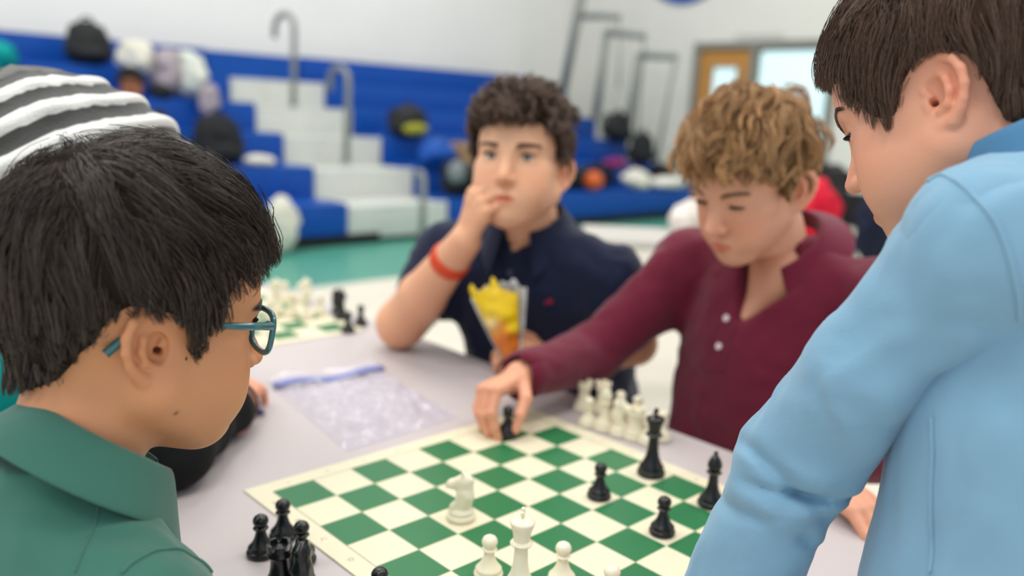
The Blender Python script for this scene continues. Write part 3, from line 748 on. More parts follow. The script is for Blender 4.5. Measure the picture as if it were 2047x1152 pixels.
def head_field(neck, o, h):
    """o: options. local metres; x right, y forward, z up; origin midway between the ear canals"""
    ck = o.get('cheek', 1.); jw = o.get('jaw', 1.); ns = o.get('nose', 1.); op = o.get('lid', .005); dr = o.get('droop', 0.)
    nk = np.asarray(neck, float)
    lo = np.minimum([-.115, -.14, -.12], nk-.07); hi = np.maximum([.115, .145, .195], nk+.07)
    F = Field(lo, hi, h); cz = o.get('cran', (.0745, .097, .088))
    G = Field(lo, hi, max(h, .0032), .09)               # cranium only, for the hair
    for fld in (F, G):
        pd = .08 if fld is G else None
        fld.u(ell((0, -.008, .048), cz), .01, pd)
        fld.u(ell((0, .036, .046), (.061, .054, .056)), .02, pd)
        fld.u(ell((0, .030, -.012), (.061*min(ck, 1.05), .058, .066)), .02, pd)
        fld.u(rc((0, -.026, -.03), nk*.5+np.array([0, -.026, -.03])*.5, .050*o.get('neckw', 1), .047*o.get('neckw', 1)), .02, pd)
        fld.u(rc(nk*.5+np.array([0, -.026, -.03])*.5, nk, .047*o.get('neckw', 1), .054*o.get('neckw', 1)), .02, pd)
    for s in (-1, 1):
        F.u(rc((s*.050*jw, .004, -.036), (s*.020*jw, .062, -.076), .021*jw, .017), .028)
        F.u(ell((s*.036, .056, -.020), np.array([.026, .026, .028])*ck), .024)
        F.u(ell((s*.030, .062, -.045), np.array([.022, .024, .024])*ck), .022)
        F.u(ell((s*.052, .035, .004), (.016, .030, .014)), .015)
    F.u(ell((0, .052, -.058), (.036*jw, .036, .032)), .018)
    F.u(ell((0, .074, -.077), (.019*jw, .017, .016)), .014)
    F.u(rc((0, .020, -.068), (0, .058, -.076), .026, .022), .02)
    for s in (-1, 1):                                    # brows and sockets
        F.u(rc((s*.012, .087, .036), (s*.044, .076, .037), .0065, .006), .013)
        F.cut(ell((s*.0325, .101, .0195), (.0195, .0165, .0115)), .013)
    # nose
    F.u(rc((0, .086, .024), (0, .100, -.006), .0085, .0090*ns), .012)
    F.u(rc((0, .099, -.004), (0, .1045+.004*ns, -.015), .0090*ns, .0098*ns), .007)
    for s in (-1, 1):
        F.u(ell((s*.0108*ns, .0985, -.0185), (.0072*ns, .0085, .0068)), .006)
        F.cut(ell((s*.0058*ns, .1045, -.0262), (.0032*ns, .0048, .0035)), .002)
    # mouth
    mo = o.get('mouth', 0.)
    F.u(ell((0, .078, -.050), (.026, .017, .020)), .012)
    F.u(rc((-.0045, .0935, -.0452), (.0045, .0935, -.0452), .0048, .0048), .005)
    for s in (-1, 1): F.u(rc((s*.004, .0935, -.0455), (s*.0185, .0855, -.0490), .0046, .0026), .005)
    F.u(rc((-.007, .0915, -.0565), (.007, .0915, -.0565), .0056, .0056), .006)
    for s in (-1, 1): F.u(rc((s*.007, .0915, -.0562), (s*.0175, .0855, -.0515), .0050, .0022), .005)
    F.cut(ell((0, .1015, -.0508-mo*.3), (.0185, .0125, .0009+mo)), .0022)
    # lids
    ey = (.0315, .0715, .0195); er = .0122
    for s in (-1, 1):
        F.u(ell((s*ey[0], ey[1], ey[2]), (er+.0017,)*3), .005)
        F.cut(ell((s*(ey[0]+.0008), ey[1]+.0155, ey[2]-dr), (.0128, .016, op)), .0016)
        if dr > .002: F.u(rc((s*.020, .0835, .0155-dr), (s*.043, .0795, .0150-dr), .0022, .0020), .004)
    es = o.get('ear', 1.)
    for s in (-1, 1): ear_prims(F, s, o.get('earx', .0605), o.get('eary', .000), .001, es*1.0, o.get('flare', .42))
    return F, G, ey, er

def face_tint(V, base, o):
    t = np.ones((len(V), 3))*np.array(base[:3])
    g = lambda c, r: np.exp(-(((V-np.array(c))/np.array(r))**2).sum(1))
    bl = o.get('blush', .35)
    def mixc(t, col, wgt): return t*(1-wgt[:, None])+np.array(col)*wgt[:, None]
    red = np.array(base[:3])*np.array([1.02, .66, .58])
    for s in (-1, 1):
        t = mixc(t, red, bl*g((s*.040, .070, -.018), (.024, .03, .022)))
        t = mixc(t, red, min(.6, bl)*np.clip((np.abs(V[:, 0])-.066)/.010, 0, 1)*g((s*.078, -.014, .003), (.03, .026, .034)))
        t = mixc(t, np.array(base[:3])*.74, .45*g((s*.031, .088, .0125), (.017, .02, .007)))
    t = mixc(t, red, bl*.9*g((0, .108, -.014), (.012, .012, .012)))
    lip = np.array(base[:3])*np.array(o.get('lip', (.82, .46, .44)))
    d = np.abs(V[:, 0])/.0195
    inside = (d < 1) & (V[:, 1] > .080)
    upz = -.0438-.006*d**2; loz = -.0618+.0085*d**2
    wl = inside*np.clip((upz-V[:, 2]+.0012)/.0024, 0, 1)*np.clip((V[:, 2]-loz+.0012)/.0024, 0, 1)
    t = mixc(t, lip, .85*wl)
    return t

def eyes(root, M, s, ey, er, iris, gaze, name='eye'):
    for sg in (-1, 1):
        c = np.array([sg*ey[0], ey[1]-.0002, ey[2]]); r = er; nu, nv = 40, 28; V = []; 
        g = unit(np.array([gaze[0], 1., gaze[1]])); a = unit(np.cross(g, [0, 0, 1])); b = np.cross(a, g)
        col = []
        for i in range(nv+1):
            th = math.pi*i/nv*(.35+.65*i/nv) if True else 0
            for k in range(nu):
                ph = 2*math.pi*k/nu
                V.append(c+r*(g*math.cos(th)+math.sin(th)*(math.cos(ph)*a+math.sin(ph)*b)))
                col.append((.005, .005, .006) if th < .17 else (iris if th < .46 else (tuple(q*.35 for q in iris) if th < .50 else (.72, .70, .68))))
        Fs = [(i*nu+k, (i+1)*nu+k, (i+1)*nu+(k+1) % nu, i*nu+(k+1) % nu) for i in range(nv) for k in range(nu)]
        W = np.array(V)*s@M[0]+M[1]
        m = mat('eyeball', (1, 1, 1, 1), .12, .5, attr='tint')
        obj(name, W, np.array(Fs), m, root, True, tint=np.array(col))

def tubes(paths, radii, n=3):
    """many tapered strands at once: paths (N,T,3), radii (N,T) -> V, Q"""
    N, T, _ = paths.shape
    tan = np.gradient(paths, axis=1); tan /= np.linalg.norm(tan, axis=2, keepdims=True)+1e-9
    ref = np.where(np.abs(tan[..., 2:3]) < .9, np.array([0, 0, 1.]), np.array([1., 0, 0]))
    x = np.cross(tan, ref); x /= np.linalg.norm(x, axis=2, keepdims=True)+1e-9; y = np.cross(tan, x)
    V = np.stack([paths+radii[..., None]*(math.cos(2*math.pi*k/n)*x+math.sin(2*math.pi*k/n)*y) for k in range(n)], 2)   # N,T,n,3
    base = (np.arange(N)*T*n)[:, None, None]+(np.arange(T-1)*n)[None, :, None]
    k = np.arange(n); k2 = (k+1) % n
    Q = np.stack([base+k, base+k2, base+n+k2, base+n+k], -1).reshape(-1, 4)
    return V.reshape(-1, 3), Q

def hair(root, M, s, F, G, o, hm, seed):
    """cap following the skull above the hairline + combed strands that follow a flow field over it"""
    r = np.random.default_rng(seed)
    az, zh = np.array(o['line']).T
    thick = o['thick']                                    # (top, side, nape)
    def zline(p): return np.interp(np.degrees(np.arctan2(np.abs(p[:, 0]), p[:, 1]+.005)), az, zh)
    X, Y, Z = np.meshgrid(*G.ax, indexing='ij')
    zl = np.interp(np.degrees(np.arctan2(np.abs(X), Y+.005)), az, zh).astype(np.float32)
    def T_at(x, y, z):
        up = np.clip((z-.03)/.09, 0, 1); back = np.clip((-y)/.09, 0, 1)
        side = thick[1]*(1-back)+thick[2]*back
        return side*(1-up)+thick[0]*up
    ab = Z-zl
    T = T_at(X, Y, Z)*np.clip(ab/.018, 0, 1)**.5
    if 'quiff' in o:
        qc, qr, qa = o['quiff']; T = T+qa*np.exp(-(((X-qc[0])/qr[0])**2+((Y-qc[1])/qr[1])**2+((Z-qc[2])/qr[2])**2))
    pts = np.stack([X.ravel(), Y.ravel(), Z.ravel()], 1)
    near = np.abs(G.D.ravel()) < .05
    wob = np.zeros(len(pts), np.float32); wob[near] = o.get('lump', .002)*snoise(pts[near], o.get('lumpf', 45), seed)
    CAP = np.maximum(G.D-T*.82-wob.reshape(G.D.shape), -ab*.8).astype(np.float32)
    cut_ear = np.minimum(np.sqrt((np.abs(X)-.075)**2*.3+(Y+.010)**2+(Z-.006)**2), 1)-.028
    CAP = np.maximum(CAP, -cut_ear).astype(np.float32)
    V, Q = G.mesh(1, CAP)
    toW = lambda p: p*s@M[0]+M[1]
    shade = np.array(o['col'])
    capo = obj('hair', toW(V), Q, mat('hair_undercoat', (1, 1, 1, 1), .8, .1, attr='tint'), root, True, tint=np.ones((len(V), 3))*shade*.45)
    # guides
    gd = G.sample(V); ok = (gd > .002) & (V[:, 2] > zline(V)-.002)
    W = V[ok]; ng = o['guides']; idx = r.choice(len(W), ng)
    p = W[idx]; steps = 12; H = np.empty((ng, steps, 3))
    tgt = G.sample(p)+.0004
    cr = np.array(o['crown']); L = o['len']*(.75+.5*r.random(ng))
    sidef = np.clip((.055-p[:, 2])/.07, 0, 1); L = L*(1-o.get('short', .45)*sidef)
    jit = r.normal(size=(ng, 3))*o.get('mess', .25); lift = o.get('lift', .003)*r.random(ng); trim = .4+1.2*r.random(ng)
    for k in range(steps):
        H[:, k] = p
        g = G.grad(p); g /= np.linalg.norm(g, axis=1, keepdims=True)+1e-9
        away = p-cr; away -= g*(away*g).sum(1, keepdims=True); away /= np.linalg.norm(away, axis=1, keepdims=True)+1e-6
        dn = np.array([0, 0, -1.])+np.zeros_like(p); fw = np.array([0, 1., 0])+np.zeros_like(p)
        wtop = np.clip((p[:, 2:3]-.05)/.06, 0, 1)
        wtop = wtop*1.0; fwk = 1/(1+np.exp(-(p[:, 1:2]-cr[1])/.018)); fw = fw*fwk
        d = away*o.get('away', 1.)+dn*(1-wtop)*o.get('down', .8)+fw*(wtop*o.get('fwd', .3)+(1-wtop)*o.get('sidefwd', .15))+np.array(o.get('sweep', (0, 0, 0)))
        d = d+jit*.6+.35*np.stack([snoise(p, o.get('flowf', 22), seed+j) for j in (1, 2, 3)], 1)*o.get('flowa', 1.)
        d -= g*(d*g).sum(1, keepdims=True); d /= np.linalg.norm(d, axis=1, keepdims=True)+1e-6
        below = zline(p)-p[:, 2]; frontal = np.clip((p[:, 1]-.050)/.03, 0, 1)
        lim = o.get('over', .004)*(1-frontal)+o.get('bang', .010)*frontal
        go = np.clip(1-below/np.maximum(lim*trim, .0005), 0, 1)*(np.sqrt((np.abs(p[:, 0])-.075)**2*.25+(p[:, 1]+.010)**2+(p[:, 2]-.004)**2) > .027)
        p = p+d*(L/(steps-1)*go)[:, None]
        sd = G.sample(p); t = k/(steps-1)
        p = p-g*(sd-(tgt+lift*math.sin(math.pi*min(1, t*1.1))))[:, None]*.8
    seg = np.linalg.norm(np.diff(H, axis=1), axis=2); cum = np.concatenate([np.zeros((ng, 1)), np.cumsum(seg, 1)], 1); ns = 10 if 'curl' in o else 8
    keep = cum[:, -1] > .006; H, cum, tgt = H[keep], cum[keep], tgt[keep]; ng = len(H); H2 = np.empty((ng, ns, 3))
    for i in range(ng):
        q = np.linspace(0, cum[i, -1], ns)
        for k in range(3): H2[i, :, k] = np.interp(q, cum[i]+np.arange(steps)*1e-9, H[i, :, k])
    H = H2; steps = ns
    kids = o['kids']; N = ng*kids
    off = r.normal(size=(N, 3))*o.get('spread', .004)
    off = off*np.repeat(.4+.6*np.clip(H[:, 0, 2]/.06, 0, 1), kids)[:, None]
    t = np.linspace(0, 1, steps)[None, :, None]
    Pth = np.repeat(H, kids, 0)+off[:, None, :]*(1-o.get('clump', .7)*t)
    if 'curl' in o:
        ca, cf = o['curl']; ph = np.repeat(r.random(ng)*6.28, kids)[:, None]; tt = np.linspace(0, 1, steps)[None]
        tan = unit(np.array([0, 0, 1.])); tn = np.gradient(Pth, axis=1); tn /= np.linalg.norm(tn, axis=2, keepdims=True)+1e-9
        ctr = Pth-np.array([0, -.008, .045]); nr = ctr/np.linalg.norm(ctr, axis=2, keepdims=True); bi = np.cross(tn, nr)
        hz = np.repeat(np.clip((H[:, 0, 2]-o.get('curlz', .0))/.05, .12, 1), kids)[:, None]
        amp = hz*ca*np.clip(tt*2.5, 0, 1)*(.6+.8*np.repeat(r.random(ng), kids)[:, None])
        Pth = Pth+(amp*np.cos(ph+cf*tt*6.28))[..., None]*bi+(amp*(.6+np.sin(ph+cf*tt*6.28)))[..., None]*nr
    else:
        Pth = Pth+(snoise(Pth.reshape(-1, 3), 30, seed+9).reshape(N, steps)*.0012)[..., None]*r.normal(size=(N, 1, 3))
    rad = o['r']*(.7+.6*r.random((N, 1)))*np.clip(1.15-np.linspace(0, 1, steps)[None]**2.2, .12, 1)
    V2, Q2 = tubes(toW(Pth.reshape(-1, 3)).reshape(N, steps, 3), rad*s)
    tn = np.repeat(np.repeat(r.random(ng), kids)*.7+r.random(N)*.5, steps*3)
    tip = np.tile(np.repeat(np.linspace(0, 1, steps), 3), N)
    col = shade[None]*(.65+.75*tn[:, None])*(1+.35*o.get('tips', .3)*tip[:, None])
    st = obj('hair_strands', V2, Q2, hm, capo, True, tint=col); st['kind'] = 'stuff'
    return capo

def brows(root, M, s, F, o, hm, seed):
    r = np.random.default_rng(seed)
    for sg in (-1, 1):
        n = 170; u = r.random(n); th = (r.random(n)-.5)*.0062*(1-.5*u)
        p = np.stack([sg*(.0125+.036*u), .090-.014*u**1.6, .0365+.0055*np.sin(u*2.2)-.002*u+th], 1)
        for _ in range(3):
            g = F.grad(p); p = p-g/(np.linalg.norm(g, axis=1, keepdims=True)+1e-6)*(F.sample(p)-.0004)[:, None]
        d = np.stack([sg*np.ones(n)*.9, -.25-.3*u, .55-.9*u], 1); g = F.grad(p); g /= np.linalg.norm(g, axis=1, keepdims=True)
        d -= g*(d*g).sum(1, keepdims=True); d /= np.linalg.norm(d, axis=1, keepdims=True)
        t = np.linspace(0, 1, 4)[None, :, None]; Pt = p[:, None]+d[:, None]*t*.008+g[:, None]*(.0006*np.sin(t*3.1))
        V, Q = tubes((Pt.reshape(-1, 3)*s@M[0]+M[1]).reshape(n, 4, 3), np.tile(np.array([.00042, .0004, .0003, .0001])*o.get('browr', 1.2)*s, (n, 1)))
        e = obj('eyebrow', V, Q, hm, root, True, tint=np.ones((len(V), 3))*np.array(o['col'])*.9)
def lashes(root, M, s, ey, er, o, hm):
    op, dr = o.get('lid', .005), o.get('droop', 0.)
    for sg in (-1, 1):
        n = 46; Pt = []
        for k in range(n):
            u = -1+2*k/(n-1); x = sg*(ey[0]+.0008)+.0118*u*1.0
            z = ey[2]-dr+op*math.sqrt(max(0, 1-(u*.96)**2))+.0002
            yy = ey[1]+math.sqrt(max(1e-8, (er+.0012)**2-(x-sg*ey[0])**2-(z-ey[2])**2))
            a = np.array([x, yy, z]); d = unit([u*.45, 1, -.25 if dr > .002 else .35])
            Pt.append([a+d*.0062*t+np.array([0, 0, .0016*t*t if dr <= .002 else -.0006*t]) for t in (0, .35, .7, 1)])
        V, Q = tubes((np.array(Pt).reshape(-1, 3)*s@M[0]+M[1]).reshape(n, 4, 3), np.tile(np.array([.00042, .00036, .00025, .00008])*s, (n, 1)))
        obj('eyelashes', V, Q, hm, root, True, tint=np.ones((len(V), 3))*.01)

def hand(F, wrist, d, n, thumb, S=1., curls=None, tdirs=None, spread=(.10, .03, -.05, -.14), k=.006):
    """five-fingered hand: d along the metacarpals, n out of the back of the hand, thumb = +1/-1 side of n x d.
       curls: four triples of flexion (radians); tdirs: three thumb segment directions in (d, t, n)"""
    d = unit(d); n = unit(n-d*np.dot(n, d)); t = unit(np.cross(n, d))*thumb; w = np.asarray(wrist, float)
    curls = curls or [(.3, .5, .35)]*4
    tdirs = tdirs or [(.55, .75, -.35), (.8, .45, -.4), (.95, .15, -.3)]
    Q = lambda a, b, c: w+(d*a+t*b+n*c)*S
    kn = [(.080, .0255, .001), (.083, .0085, .003), (.079, -.0085, .0015), (.071, -.0245, -.002)]
    for i, q in enumerate(kn):
        F.u(rc(Q(.004, .013*(1.5-i)/1.5, 0), Q(*q), .0125*S, .0098*S), .010*S)
    F.u(rc(Q(.03, .012, -.006), Q(.055, -.012, -.005), .013*S, .012*S), .012*S)
    for i in range(3): F.u(rc(Q(kn[i][0]-.012, kn[i][1], kn[i][2]-.002), Q(kn[i+1][0]-.012, kn[i+1][1], kn[i+1][2]-.002), .0095*S, .009*S), .008*S)
    LEN = [(.039, .024, .019), (.043, .027, .020), (.040, .025, .0195), (.031, .019, .0175)]; RAD = [.0086, .0088, .0083, .0073]
    tips = []
    for i in range(4):
        p = Q(*kn[i]); th = 0; sd = math.sin(spread[i]); R = RAD[i]*S
        for j in range(3):
            th += curls[i][j]; dir_ = unit((d*math.cos(th)-n*math.sin(th))+t*sd)
            q = p+dir_*LEN[i][j]*S; F.u(rc(p, q, R*(1.06 if j == 0 else 1.0), R*.93), .0035*S); R *= .93; p = q
        tips.append(p)
    p = Q(.014, .019, -.006); R = .0125*S
    for j, L in enumerate((.043, .031, .024)):
        a = tdirs[j]; dir_ = unit(d*a[0]+t*a[1]+n*a[2]); q = p+dir_*L*S; F.u(rc(p, q, R, R*.84), .007*S if j == 0 else .004*S); R *= .86; p = q
    tips.append(p); return tips
def forearm(F, elbow, wrist, r0=.037, r1=.0235, k=.012):
    e, w = np.asarray(elbow, float), np.asarray(wrist, float)
    F.u(rc(e, e+(w-e)*.35, r0, r0*1.02), k).u(rc(e+(w-e)*.35, w, r0*1.02, r1), k)
def box_of(pts, pad): a = np.array(pts); return a.min(0)-pad, a.max(0)+pad

def yloft(rows, yaw, p=2.2):
    """trunk lofted up z, turned to face yaw; rows (z, x, y, half width, half depth)"""
    A = np.array(rows, float); A = A[np.argsort(A[:, 0])]; f = np.array([math.cos(yaw), math.sin(yaw)]); rt = np.array([f[1], -f[0]])
    m = A[:, 3:5].max(1)
    lo = np.array([(A[:, 1]-m).min(), (A[:, 2]-m).min(), A[0, 0]]); hi = np.array([(A[:, 1]+m).max(), (A[:, 2]+m).max(), A[-1, 0]])
    zz = np.linspace(A[0, 0], A[-1, 0], 90); ker = np.exp(-np.linspace(-2, 2, 9)**2); ker /= ker.sum()
    B = [np.convolve(np.pad(np.interp(zz, A[:, 0], A[:, k]), 4, mode='edge'), ker, 'valid') for k in range(1, 5)]
    def fn(x, y, z):
        cx, cy, rx, ry = (np.interp(z.ravel(), zz, b).reshape(z.shape) for b in B)
        dx = x-cx; dy = y-cy; a = (dx*rt[0]+dy*rt[1])/rx; b = (dx*f[0]+dy*f[1])/ry
        q = (np.abs(a)**p+np.abs(b)**p)**(1/p)
        return np.maximum((q-1)*np.minimum(rx, ry), np.maximum(A[0, 0]-z, z-A[-1, 0]))
    return lo, hi, fn
def folds(F, amp, scale, seed, stretch=(1, 1, 1), mask=None):
    """soft cloth folds: low, stretched, domain-warped ripples added to the field"""
    near = np.abs(F.D) < .03; I = np.argwhere(near); p = F.o+F.h*I
    q = p*np.array(stretch); q = q+.25/scale*np.stack([snoise(q, scale*.6, seed+i) for i in range(3)], 1)
    v = snoise(q, scale, seed+5, 8); v = v-.35*np.abs(snoise(q, scale*1.7, seed+6, 8))
    if mask is not None: v = v*mask(p)
    F.D[I[:, 0], I[:, 1], I[:, 2]] += (amp*v).astype(np.float32)
def crease(F, a, b, c, wdt, amp, rad=.08):
    """a fold line through the cloth: plane through a, b and the direction c, faded around segment ab"""
    a, b = np.asarray(a, float), np.asarray(b, float); nrm = unit(np.cross(b-a, c))
    lo, hi = np.minimum(a, b)-rad, np.maximum(a, b)+rad; q = F.reg(lo, hi, 0)
    if q is None: return
    sl, (x, y, z) = q; d = (x-a[0])*nrm[0]+(y-a[1])*nrm[1]+(z-a[2])*nrm[2]
    ba = b-a; bb = ba@ba; t = np.clip(((x-a[0])*ba[0]+(y-a[1])*ba[1]+(z-a[2])*ba[2])/bb, 0, 1)
    e = np.sqrt((x-a[0]-t*ba[0])**2+(y-a[1]-t*ba[1])**2+(z-a[2]-t*ba[2])**2)
    F.D[sl] += (amp*np.exp(-(d/wdt)**2)*np.exp(-(e/(rad*.55))**4)*np.sin(np.pi*(.12+.76*t))).astype(np.float32)

def collar(root, shirt, c, Rm, rin, h, drop, flare, m, gap=24, point=.03, tilt=0., thick=.0022, name='collar'):
    """folded polo collar: stand up to the fold line, leaf turned down outside, open at the front with two points.
       Rm rows right/forward/up; rin = (lateral, depth) radii at the neck"""
    V = []; n = 72; prof = 11
    for i in range(n+1):
        a = R_(gap/2)+(2*math.pi-R_(gap))*i/n          # angle from the front, going round
        f, l = math.cos(a), math.sin(a)
        fr = np.clip((math.cos(a)-.2)/.8, 0, 1)         # 1 at the front
        ex = abs(i/n-.5)*2                               # 1 at the ends
        pt = point*np.clip((ex-.78)/.22, 0, 1)**1.5
        for k in range(prof):
            u = k/(prof-1)
            if u < .36: q = u/.36; rr = 0.0+.0015*q; z = -drop*.35+(h+drop*.35)*q
            else:
                q = (u-.36)/.64; rr = .002+.0035*math.sin(min(1, q*3)*math.pi/2)+(flare*q**1.25); z = h+.002*math.sin(min(1, q*4)*math.pi)-(h+drop+pt*.75)*q**1.08
                rr += pt*.85*q
            z -= .30*h*fr*(1-ex*.0)*tilt
            V.append(c+Rm[0]*l*(rin[0]+rr)+Rm[1]*f*(rin[1]+rr+(.004*ex))+Rm[2]*z)
    V = np.array(V); Fs = []
    for i in range(n):
        for k in range(prof-1):
            a = i*prof+k; Fs.append((a, a+prof, a+prof+1, a+1))
    o = obj(name, V, np.array(Fs), m, shirt, True)
    so = o.modifiers.new('cloth', 'SOLIDIFY'); so.thickness = thick; so.offset = 0
    sb = o.modifiers.new('smooth', 'SUBSURF'); sb.levels = 1; sb.render_levels = 1
    return o
def button(shirt, p, nrm, m, r=.0055):
    nrm = unit(nrm); a = unit(np.cross(nrm, [0.2, .3, 1])); b = np.cross(nrm, a); V = []; Fs = []
    pr_ = [(.0001, .0022), (r*.55, .0022), (r*.7, .0028), (r*.95, .0024), (r, .0012), (r*.9, 0)]
    for (rr, z) in pr_:
        for k in range(20): V.append(p+nrm*z+rr*(math.cos(k*math.pi/10)*a+math.sin(k*math.pi/10)*b))
    for i in range(len(pr_)-1):
        for k in range(20): Fs.append((i*20+k, i*20+(k+1) % 20, (i+1)*20+(k+1) % 20, (i+1)*20+k))
    return obj('button', np.array(V), np.array(Fs), m, shirt, True)
def surf(F, p, n=14, off=0.):
    """walk points onto the cloth surface"""
    p = np.array(p, float).reshape(-1, 3)
    for _ in range(n):
        g = F.grad(p); g /= (np.linalg.norm(g, axis=1, keepdims=True)+1e-6); p = p-g*np.clip(F.sample(p)-off, -.01, .01)[:, None]
    return p
def seam(shirt, F, pts, m, r=.0012, off=.0002, name='seam', n=40):
    pts = np.array(pts, float); s = np.linspace(0, len(pts)-1, n)
    q = np.stack([np.interp(s, np.arange(len(pts)), pts[:, k]) for k in range(3)], 1)
    ker = np.array([1, 2, 3, 2, 1.])/9
    q2 = np.stack([np.convolve(np.pad(q[:, k], 2, mode='edge'), ker, 'valid') for k in range(3)], 1)
    q2 = surf(F, q2, off=off); return MB().tube(list(q2), r, 6).build(name, m, shirt, True)
def raycast(F, px, py, d0, d1, n=160):
    """first cloth surface point met along the line of sight through a pixel of the photograph"""
    t = np.linspace(d0, d1, n); p = CAM+t[:, None]*ray(px, py)[None]; v = F.sample(p); i = np.argmax(v < 0)
    return p[i] if v.min() < 0 else p[np.argmin(v)]
def legs(root, hips, knees, feet, m_tr, m_sh, face):
    pts = list(hips)+list(knees)+list(feet); lo, hi = box_of(pts, .13); F = Field(lo, hi, .014)
    F.u(rc(hips[0], hips[1], .095, .095), .03)
    for a, b, c in zip(hips, knees, feet):
        c = np.array(c)+[0, 0, .075]; F.u(rc(a, b, .083, .058), .03).u(rc(b, c, .056, .04), .02)
    V, Q = F.mesh(1); obj('trousers', V, Q, m_tr, root)
    for c in feet:
        c = np.array(c); F = Field(c-.2, c+.2, .006); f = np.array([math.cos(face), math.sin(face), 0])
        F.u(rc(c+[0, 0, .045], c+f*.13+[0, 0, .036], .042, .036), .02).u(rc(c+[0, 0, .05], c+[0, 0, .095], .04, .042), .02)
        V, Q = F.mesh(1); V[:, 2] = np.maximum(V[:, 2], .004); obj('shoe', V, Q, m_sh, root)
def stool(x, y, z, label):
    t = empty('stool', (x, y, 0), label, 'stool'); MB().lathe([(.001, z-.03), (.15, z-.03), (.16, z-.02), (.16, z-.008), (.15, z), (.001, z)], (x, y, 0), 36).build('seat', M_bk, t, True)
    for k in range(4):
        a = math.pi/4+k*math.pi/2
        MB().tube([(x+.10*math.cos(a), y+.10*math.sin(a), z-.03), (x+.17*math.cos(a), y+.17*math.sin(a), .003)], .011, 8).build('leg', M_rail, t, True)
    return t
M_tr = mat('khaki_trousers', srgb(150, 132, 104), .85, .2, noise=(30, .05)); M_tr2 = mat('navy_trousers', srgb(28, 34, 52), .85, .2, noise=(30, .08)); M_shoe = mat('dark_shoe', srgb(36, 36, 40), .5)

def bridge(V, Q, na, path, r=.022):
    """join two pieces of one body: open the face nearest each end of the path and run a four-sided limb core between the two openings"""
    ctr = V[Q].mean(1); nv = len(V); isA = Q.max(1) < na[1]; isA &= Q.min(1) >= na[0]; isB = (Q.min(1) >= na[2]) & (Q.max(1) < na[3])
    ia = np.where(isA)[0][np.argmin(((ctr[isA]-path[0])**2).sum(1))]; ib = np.where(isB)[0][np.argmin(((ctr[isB]-path[-1])**2).sum(1))]
    qa, qb = Q[ia], Q[ib][::-1]; rings = [qa]; newV = []
    x0 = unit(V[qa[0]]-V[qa].mean(0))
    for i, p in enumerate(path):
        p = np.asarray(p, float); t = unit(np.asarray(path[min(i+1, len(path)-1)])-np.asarray(path[max(i-1, 0)]))
        x = unit(x0-t*np.dot(x0, t)); y = np.cross(t, x); x0 = x
        sg = 1 if np.dot(np.cross(V[qa[0]]-V[qa].mean(0), V[qa[1]]-V[qa].mean(0)), t) > 0 else -1
        ring = []
        for k in range(4):
            a = k*math.pi/2*sg; newV.append(p+r*(math.cos(a)*x+math.sin(a)*y)); ring.append(nv+len(newV)-1)
        rings.append(np.array(ring))
    d = [sum(np.linalg.norm(newV[rings[-1][k]-nv]-V[qb[(k+s) % 4]]) for k in range(4)) for s in range(4)]; s = int(np.argmin(d)); rings.append(np.roll(qb, -s))
    F4 = [(a[k], a[(k+1) % 4], b[(k+1) % 4], b[k]) for a, b in zip(rings[:-1], rings[1:]) for k in range(4)]
    keep = np.ones(len(Q), bool); keep[[ia, ib]] = False
    return np.concatenate([V, np.array(newV)]), np.concatenate([Q[keep], np.array(F4)])
def person_head(root, pos, ypr, s, neck_w, o, sm, hm, seed, h, extra=None, paths=None):
    M = (frame(*ypr), np.asarray(pos, float)); nk = ((np.asarray(neck_w)-M[1])@M[0].T)/s
    F, G, ey, er = head_field(nk, o, h); V, Q = F.mesh(2)
    T = face_tint(V, o['skin'], o); W = V*s@M[0]+M[1]
    if extra:
        vs = [(W, Q)]+extra; tt = [T]+[np.ones((len(v), 3))*np.array(o['skin'][:3])*np.array([1., .93, .90]) for v, _ in extra]
        cnt = np.cumsum([0]+[len(v) for v, _ in vs]); W, Q = join(vs); T = np.concatenate(tt)
        for i, pth in enumerate(paths or []):
            W, Q = bridge(W, Q, (0, cnt[1], cnt[i+1], cnt[i+2]), [np.asarray(neck_w)+np.array(unit(np.asarray(pth[0])-np.asarray(neck_w)))*.03]+[np.asarray(p) for p in pth])
        T = np.concatenate([T, np.ones((len(W)-len(T), 3))*np.array(o['skin'][:3])])
    body = obj('body', W, Q, sm, root, True, tint=T)
    eyes(root, M, s, ey, er, o.get('iris', (.05, .025, .012)), o.get('gaze', (0, 0)))
    if o.get('line'):
        hair(root, M, s, F, G, o, hm, seed); brows(root, M, s, F, o, hm, seed+50); lashes(root, M, s, ey, er, o, hm)
    return M, F, body
def hair_mat(name, rough=.36):
    return mat(name, (1, 1, 1, 1), rough, .45, attr='tint')

